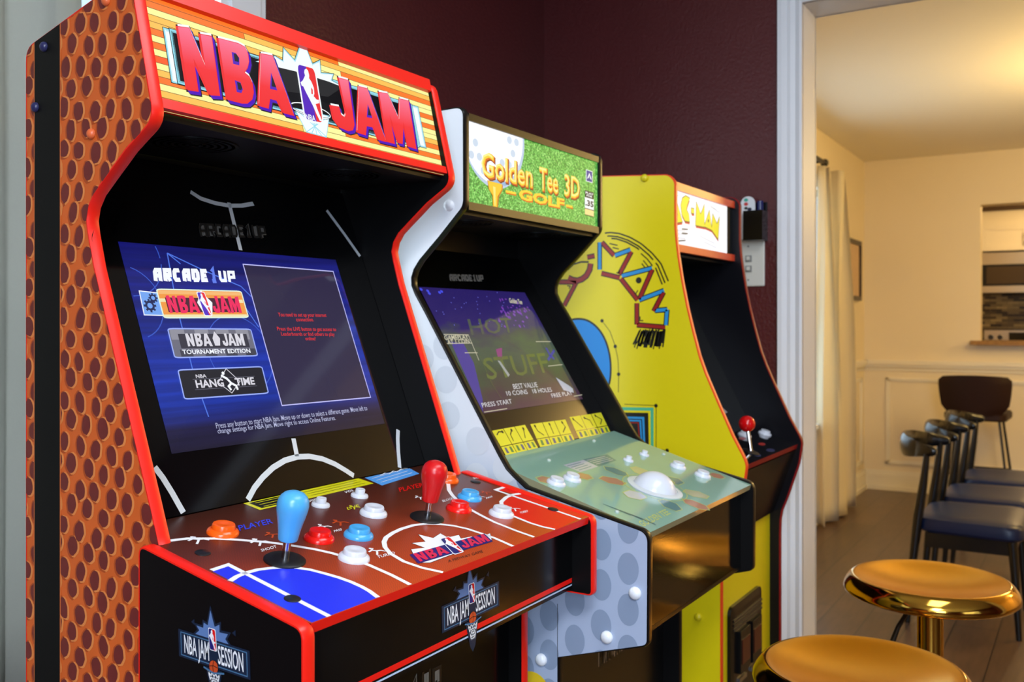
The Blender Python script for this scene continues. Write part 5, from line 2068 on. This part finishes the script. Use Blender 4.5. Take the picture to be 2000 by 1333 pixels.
mb.faces(v, f, brown, True)
mb.build('backrest', t)
mb = MB()
out = rounded([(-.20, .0), (.20, .0), (.215, .40), (-.215, .40)], .07, 6)
n_ = len(out)
lv = [(.95, .590), (1, .60), (1, .632), (.93, .645), (.5, .640)]
v, f = [], []
for s_, z in lv:
    v += [(x * s_, .20 + (y - .20) * s_, z) for x, y in out]
for j in range(len(lv) - 1):
    f += [(j * n_ + i, j * n_ + (i + 1) % n_, (j + 1) * n_ + (i + 1) % n_, (j + 1) * n_ + i) for i in range(n_)]
f += [list(range(n_))[::-1], list(range((len(lv) - 1) * n_, len(lv) * n_))]
mb.faces(v, f, brown, True)
mb.build('seat', t)
for sx in (-1, 1):
    for y0, y1 in ((.06, -.03), (.34, .42)):
        mb = MB(); mb.tube([(sx * .15, y0, .592), (sx * .225, y1, 0)], .009, blk_metal, 10); mb.build('leg', t)
mb = MB()
zf = .24
k_ = 1 - zf / .592
px_, pa, pb = .15 + .075 * k_, .06 - .09 * k_, .34 + .08 * k_
mb.tube([(-px_, pa, zf), (px_, pa, zf)], .007, blk_metal, 8)
mb.tube([(-px_, pb, zf), (px_, pb, zf)], .007, blk_metal, 8)
mb.tube([(-px_, pa, zf), (-px_, pb, zf)], .007, blk_metal, 8)
mb.tube([(px_, pa, zf), (px_, pb, zf)], .007, blk_metal, 8)
mb.build('footrest', t)
fk = 6.1
g = ground((1903 - 1000) / FPX * fk, fk)
t.location = g
t.rotation_euler = (0, 0, -math.pi / 2)
t.scale = (.93, 1, 1)

# ------------------------------------------------------------------ curtains
def curtain(x0, x1, y, z0, z1, folds, amp, mat, top_in=0.0, seed=1, flare=0.0):
    """hanging cloth with vertical folds; top_in gathers the heading"""
    rr = random.Random(seed)
    ph = [rr.uniform(-.6, .6) for _ in range(folds + 2)]
    NXc, NZc = folds * 12, 26
    v, f = [], []
    for j in range(NZc + 1):
        s_ = j / NZc
        z = z0 + (z1 - z0) * s_
        for i in range(NXc + 1):
            u = i / NXc
            xa_, xb2 = x0, x1 + flare * (1 - s_)
            cx_ = xa_ + (xb2 - xa_) * u
            w = math.sin(2 * math.pi * folds * u + ph[int(u * folds)] * (1 - s_) * 1.2)
            y_ = y + amp * w * (.75 + .25 * math.sin(3 * s_ + u * 7)) + .012 * math.sin(5 * s_ + 9 * u)
            x_ = cx_ + amp * .5 * math.sin(4 * math.pi * folds * u + 2.1 * s_ + ph[int(u * folds)])
            v.append((x_, y_, z))
    for j in range(NZc):
        for i in range(NXc):
            a_ = j * (NXc + 1) + i
            f.append((a_, a_ + 1, a_ + NXc + 2, a_ + NXc + 1))
    mb = MB()
    mb.faces(v, f, mat, True)
    o = mb.build('curtain', None, 80)
    so_ = o.modifiers.new('thickness', 'SOLIDIFY')
    so_.thickness = .003
    return o


grey_cloth = bump(M('grey woven curtain cloth', (158, 158, 150), .85, var=.06, vscale=220), 500, .3, .001)
cream_cloth = M('cream curtain cloth', (238, 226, 196), .85, var=.03, vscale=60)


def thin_cloth(m, col, f):
    nt = m.node_tree
    t_ = nt.nodes.new('ShaderNodeBsdfTranslucent')
    t_.inputs[0].default_value = rgb(*col)
    mx = nt.nodes.new('ShaderNodeMixShader')
    mx.inputs[0].default_value = f
    nt.links.new(bsdf(m).outputs[0], mx.inputs[1])
    nt.links.new(t_.outputs[0], mx.inputs[2])
    nt.links.new(mx.outputs[0], nt.nodes['Material Output'].inputs[0])


thin_cloth(grey_cloth, (178, 178, 172), .5)
thin_cloth(cream_cloth, (240, 230, 204), .35)
xr_ = at_y(141, 10, 1.352).x
o = curtain(.20, xr_, 1.345, .015, 2.24, 5, .020, grey_cloth, seed=4)
tag(o, 'plain grey woven curtain behind the pebbled cabinet', 'curtain', 'curtains')
mb = MB()
mb.tube([(.05, 1.345, 2.262), (1.55, 1.345, 2.262)], .012, blk_metal, 12)
t = thing('curtain_rod', 'dark curtain rod above the grey curtain, near the orange sided cabinet', 'curtain rod', (.05, 1.345, 2.262))
mb.build('pole', t)
for x in (.12, 1.48):
    mb = MB(); mb.tube([(x, 1.345, 2.262), (x, YW, 2.262)], .007, blk_metal, 8); mb.build('bracket', t)
for x in (.04, 1.56):
    mb = MB(); mb.lathe([(.022 * math.sin(math.pi * i / 10), -.022 * math.cos(math.pi * i / 10)) for i in range(11)], blk_metal, 16, (x, 1.345, 2.262)); mb.build('finial', t)

YC = 1.372
o = curtain(5.74, 6.24, YC, .012, 2.17, 3, .058, cream_cloth, seed=8, flare=.30)
tag(o, 'cream curtain hanging to the floor beside the bright dining window', 'curtain', 'curtains')
t = thing('curtain_rod', 'black curtain rod over the dining room window', 'curtain rod', (3.9, YC, 2.19))
mb = MB(); mb.tube([(3.8, YC, 2.19), (5.78, YC, 2.19)], .013, blk_metal, 12); mb.build('pole', t)
for x in (3.95, 5.74):
    mb = MB(); mb.tube([(x, YC, 2.19), (x, YW, 2.19)], .008, blk_metal, 8); mb.build('bracket', t)
for x in (3.79, 5.79):
    mb = MB(); mb.lathe([(.024 * math.sin(math.pi * i / 10), -.024 * math.cos(math.pi * i / 10)) for i in range(11)], blk_metal, 16, (x, YC, 2.19)); mb.build('finial', t)

# picture on the dining wall
p0, p1 = at_y(1650, 467, YW), at_y(1676.5, 590, YW)
zz0, zz1 = at_y(1676.5, 588, YW).z, at_y(1676.5, 473, YW).z
t = thing('picture_frame', 'small dark framed picture on the cream wall right of the curtain', 'picture', ((p0.x + p1.x) / 2, YW, zz0))
mb = MB()
for a_, b_, c_, d_ in ((p0.x, p0.x + .03, zz0, zz1), (p1.x - .03, p1.x, zz0, zz1), (p0.x + .03, p1.x - .03, zz0, zz0 + .03), (p0.x + .03, p1.x - .03, zz1 - .03, zz1)):
    mb.box(a_, b_, YW - .025, YW - .001, c_, d_, M('dark wood frame', (40, 28, 20), .35))
mb.build('frame', t)
mb = MB(); mb.box(p0.x + .03, p1.x - .03, YW - .012, YW - .006, zz0 + .03, zz1 - .03, M('cream print paper', (206, 176, 142), .5, var=.12, vscale=9)); mb.build('print', t)

# switch plate, wall holder and the tag in it on the burgundy wall
xw = XD
pr, pc = at_x(1494, 470, xw), at_x(1463, 520, xw)
zt_, zb_ = at_x(1494, 468, xw).z, at_x(1494, 559, xw).z
hwid = pc.y - pr.y
t = thing('switch_plate', 'white wall plate with two small switches beside the door casing', 'light switch', (xw, pc.y, zb_))
mb = MB()
pf = rounded([(pc.y - hwid, zb_), (pc.y + hwid, zb_), (pc.y + hwid, zt_), (pc.y - hwid, zt_)], .004, 3)
n_ = len(pf)
v = [(xw - .0005, y, z) for y, z in pf] + [(xw - .005, y, z) for y, z in pf] + [(xw - .0065, pc.y + (y - pc.y) * .94, (zb_ + zt_) / 2 + (z - (zb_ + zt_) / 2) * .96) for y, z in pf]
plate_m = M('white plastic', (216, 214, 204), .35)
mb.faces(v, [(i, (i + 1) % n_, n_ + (i + 1) % n_, n_ + i) for i in range(n_)] + [(n_ + i, n_ + (i + 1) % n_, 2 * n_ + (i + 1) % n_, 2 * n_ + i) for i in range(n_)] + [list(range(2 * n_, 3 * n_))], plate_m)
mb.build('plate', t)
zc_ = (zb_ + zt_) / 2
for dz in (.012, -.016):
    mb = MB()
    mb.box(xw - .0085, xw - .0060, pc.y - .010, pc.y + .008, zc_ + dz - .009, zc_ + dz + .009, M('dark switch slot', (140, 140, 136), .4))
    mb.box(xw - .015, xw - .0085, pc.y - .005, pc.y + .003, zc_ + dz - .004, zc_ + dz + .006, plate_m)
    mb.build('toggle', t)
for dz in (.046, -.046):
    mb = MB(); mb.lathe([(.0028, 0), (.0028, .001), (0, .0014)], M('dull screw', (150, 150, 146), .4, .5), 10, (xw - .0064, pc.y, zc_ + dz), (-1, 0, 0)); mb.build('screw', t)

h0, h1 = at_x(1456, 445, xw - .03), at_x(1493, 445, xw - .03)
hz0, hz1, hz2 = at_x(1480, 470, xw - .03).z, at_x(1480, 412, xw - .03).z, at_x(1486, 396, xw).z
t = thing('wall_holder', 'black plastic holder fixed to the wall above the white switch plate', 'wall holder', (xw, (h0.y + h1.y) / 2, hz0))
hp = M('black glossy plastic', (13, 13, 16), .14)
mb = MB()
mb.box(xw - .050, xw - .046, h1.y, h0.y, hz0, hz1, hp)
mb.box(xw - .046, xw - .004, h1.y, h1.y + .003, hz0, hz1, hp)
mb.box(xw - .046, xw - .004, h0.y - .003, h0.y, hz0, hz1, hp)
mb.box(xw - .046, xw - .004, h1.y + .003, h0.y - .003, hz0, hz0 + .003, hp)
mb.build('tray', t)
mb = MB(); mb.box(xw - .004, xw - .0005, h1.y, h0.y, hz0, hz2, hp); mb.build('back_plate', t)
mb = MB()
mb.tube([(xw - .016, h1.y + .016, hz0 + .004), (xw - .016, h1.y + .016, hz2 + .002)], .009, M('dark blue plastic', (34, 38, 92), .2), 14)
o = mb.build('marker_pen'); tag(o, 'dark blue capped marker standing in the black wall holder', 'pen')
tc_ = at_x(1461, 400, xw - .03)
rt_ = abs(tc_.y - at_x(1475, 400, xw - .03).y)
ztop = at_x(1461, 384, xw - .03).z
pf = [(tc_.y - rt_, hz0 + .004), (tc_.y + rt_, hz0 + .004)] + [(tc_.y + rt_ * math.cos(math.pi * i / 14), ztop - rt_ + rt_ * math.sin(math.pi * i / 14)) for i in range(15)]
mb = MB()
mb.prism_x(pf, xw - .032, xw - .028, M('white card', (226, 228, 232), .4), M('white card', (226, 228, 232), .4))
pl_tag = Plane((xw - .032, 0, 0), (0, 1, 0), (0, 0, 1))
a = Art(mb, pl_tag)
for c_, r_, m in (((1457, 391), .006, M('teal dot', (60, 170, 150), .4)), ((1457, 399), .006, M('red dot', (196, 50, 50), .4)), ((1457, 407), .005, pk), ((1464, 409), .006, M('navy dot', (24, 30, 60), .4))):
    a.ell(pl_tag.hit(*c_), r_, r_ * .8, m, 1, 12)
o = mb.build('game_paddle', recalc=False); tag(o, 'white round topped paddle with coloured dots, sticking out of the wall holder', 'paddle')

# ------------------------------------------------------------------ kitchen beyond the serving hatch
XC = 9.30
cabw = M('white cabinet paint', (232, 224, 206), .4)
steel = M('brushed steel', (214, 208, 196), .2, 1.0)
glassb = M('dark oven glass', (26, 22, 19), .12)
granite = M('speckled granite', (150, 112, 66), .2, var=.5, vscale=55)


def kz(px, py, X=XC):
    return at_x(px, py, X)


ym = kz(1916, 500).y          # left end of the microwave and range
MWD = .76
# pass-through ledge
yl = at_x(1896, 674, XK - .06).y
mb = MB()
mb.box(XK - .10, XK + .30, -1.6, KY - .0005, KZ0 + .0005, KZ0 + .030, granite)
mb.box(XK - .10, XK - .0005, KY - .0005, yl, KZ0 + .0005, KZ0 + .030, granite)
tag(mb.build('serving_ledge'), 'brown granite ledge of the serving hatch in the kitchen wall', 'countertop')

t = thing('microwave_oven', 'stainless steel microwave oven with dark glass above the range', 'microwave', (XC, ym - MWD / 2, kz(1950, 572).z))
z1_, z0_ = kz(1950, 494).z, kz(1950, 572).z
za, zb2_ = kz(1950, 517).z, kz(1950, 559).z
mb = MB(); mb.box(XC, XC + .38, ym - MWD, ym, z0_, z1_, M('dark case', (30, 28, 26), .4)); mb.build('case', t)
mb = MB(); mb.box(XC - .022, XC - .0005, ym - MWD, ym, za, z1_, steel); mb.build('top_panel', t)
mb = MB(); mb.box(XC - .022, XC - .0005, ym - MWD, ym, z0_, zb2_, steel); mb.build('bottom_panel', t)
mb = MB(); mb.box(XC - .020, XC - .0005, ym - MWD, ym, zb2_ + .0005, za - .0005, M('black door frame', (12, 11, 10), .2))
mb.box(XC - .0215, XC - .0203, ym - MWD + .20, ym - .045, zb2_ + .02, za - .02, M('smoked door glass', (66, 54, 44), .15))
dr = mb.build('door', t)
# range below
zr1, zr0 = kz(1950, 646).z, kz(1950, 672).z
t = thing('kitchen_range', 'stainless steel range with a knobbed back panel under the tiled splashback', 'range', (XC + .02, ym - MWD / 2, 0))
mb = MB(); mb.box(XC - .28, XC + .30, ym - MWD, ym, .02, zr0 - .10, steel); mb.build('body', t)
mb = MB(); mb.box(XC + .28, XC + .36, ym - MWD, ym, zr0 - .099, zr1, steel); cp = mb.build('control_panel', t)
mb = MB(); mb.box(XC + .276, XC + .2795, ym - .55, ym - .20, zr0 + .008, zr1 - .018, glassb); mb.build('display', cp)
for dy in (.055, .13, .62, .70):
    mb = MB(); mb.lathe([(.024, 0), (.022, .02), (0, .02)], M('dark knob', (40, 36, 32), .3), 16, (XC + .2795, ym - dy, (zr0 + zr1) / 2 - .005), (-1, 0, 0)); mb.build('knob', cp)
mb = MB(); mb.box(XC - .27, XC + .27, ym - MWD + .01, ym - .01, zr0 - .0995, zr0 - .09, glassb); mb.build('hob', t)
# splashback of small strips
tile = new_mat('mosaic strip tiles')
nt = tile.node_tree
tcx = nt.nodes.new('ShaderNodeTexCoord')
mpx = nt.nodes.new('ShaderNodeMapping')
mpx.inputs['Rotation'].default_value = (math.radians(90), 0, math.radians(90))
vor = nt.nodes.new('ShaderNodeTexBrick')
vor.inputs['Scale'].default_value = 1
vor.inputs['Brick Width'].default_value = .095
vor.inputs['Row Height'].default_value = .023
vor.inputs['Mortar Size'].default_value = .0015
vor.inputs['Color1'].default_value = rgb(40, 26, 16)
vor.inputs['Color2'].default_value = rgb(190, 172, 128)
vor.inputs['Mortar'].default_value = rgb(90, 78, 60)
vor.inputs['Bias'].default_value = -.25
sxyz = nt.nodes.new('ShaderNodeSeparateXYZ')
cxyz = nt.nodes.new('ShaderNodeCombineXYZ')
nt.links.new(tcx.outputs['Object'], sxyz.inputs[0])
nt.links.new(sxyz.outputs['Y'], cxyz.inputs['X'])
nt.links.new(sxyz.outputs['Z'], cxyz.inputs['Y'])
nt.links.new(cxyz.outputs[0], vor.inputs['Vector'])
nt.links.new(vor.outputs['Color'], bsdf(tile).inputs['Base Color'])
bsdf(tile).inputs['Roughness'].default_value = .2
mb = MB(); mb.box(XC + .40, XC + .42, ym - 1.6, YW - .01, .86, kz(1950, 560).z + .02, tile); o = mb.build('splashback'); o['kind'] = 'structure'
mb = MB(); mb.box(XC + .42, XC + .54, YF, YW, 0, ZC, cream); struct('wall_cooker', mb)
# wall cupboards
zc0, zc1 = kz(1950, 491).z, kz(1950, 438).z
ztop_ = kz(1950, 425).z
for k, (ya, yb_) in enumerate(((ym - .375, ym), (ym - .755, ym - .38))):
    t = thing('wall_cupboard', ['cream kitchen wall cupboard over the left half of the microwave', 'cream kitchen wall cupboard at the right edge, over the microwave'][k], 'cupboard', (XC + .2, (ya + yb_) / 2, zc0), 'kitchen wall cupboards')
    mb = MB(); mb.box(XC + .03, XC + .38, ya, yb_, zc0 + .003, ztop_ + .06, cabw); mb.build('body', t)
    mb = MB()
    mb.box(XC + .012, XC + .0295, ya + .002, yb_ - .002, zc0 + .006, zc1, cabw)
    for a_, b_, c_, d_ in ((ya + .002, ya + .05, zc0 + .006, zc1), (yb_ - .05, yb_ - .002, zc0 + .006, zc1), (ya + .05, yb_ - .05, zc0 + .006, zc0 + .05), (ya + .05, yb_ - .05, zc1 - .05, zc1)):
        mb.box(XC + .004, XC + .0118, a_, b_, c_, d_, cabw)
    d_o = mb.build('door', t)
    yh = ya + .03 if k == 0 else yb_ - .03
    mb = MB()
    zh = zc0 + .10
    mb.tube([(XC + .004, yh, zh - .05), (XC - .02, yh, zh - .045), (XC - .02, yh, zh + .045), (XC + .004, yh, zh + .05)], .006, steel, 8)
    mb.build('handle', d_o)
    mb = MB(); mb.box(XC - .02, XC + .38, ya, yb_, ztop_ + .061, ztop_ + .10, M('shadow brown cornice', (66, 46, 30), .5)); mb.build('cornice', t)  # dark colour stands in for the shadow along the cupboard crown

# ceiling lamps of the dining room (just outside the picture)
shade = M('lit frosted lamp glass', (255, 205, 130), .4, emit=6)
for i, (x, y) in enumerate(((5.0, -.30), (5.6, -1.9))):
    t = thing('ceiling_lamp', ['round frosted ceiling lamp near the opening, just above the frame', 'round frosted ceiling lamp deep in the dining room, beyond the right edge'][i], 'ceiling lamp', (x, y, ZC - .001), 'dining ceiling lamps')
    mb = MB(); mb.lathe([(.07, ZC - .03), (.07, ZC - .002), (0, ZC - .002)][::-1], M('brass plate', (170, 130, 70), .3, 1.0), 28, (x, y, 0)); mb.build('ceiling_plate', t)
    mb = MB(); mb.lathe([(.13, ZC - .032), (.135, ZC - .05), (.115, ZC - .085), (.06, ZC - .105), (0, ZC - .108)], shade, 28, (x, y, 0)); mb.build('lamp_shade', t)

for x, y, lab in ((1.00, -.12, 'flat white ceiling lamp above and in front of the golf cabinet'), (-.90, -.60, 'flat white ceiling lamp at the left of the games room, behind the camera')):
    t = thing('ceiling_lamp', lab, 'ceiling lamp', (x, y, ZC - .001), 'flat ceiling lamps of the games room')
    mb = MB()
    for x0, x1, y0, y1 in ((-.57, .57, -.30, -.28), (-.57, .57, .28, .30), (-.57, -.55, -.28, .28), (.55, .57, -.28, .28)):
        mb.box(x + x0, x + x1, y + y0, y + y1, 2.385, ZC - .001, trim_white)
    mb.build('frame', t)
    mb = MB(); mb.box(x - .549, x + .549, y - .279, y + .279, 2.41, 2.416, M('lit white diffuser', (240, 246, 255), .5, emit=3)); mb.build('diffuser', t)
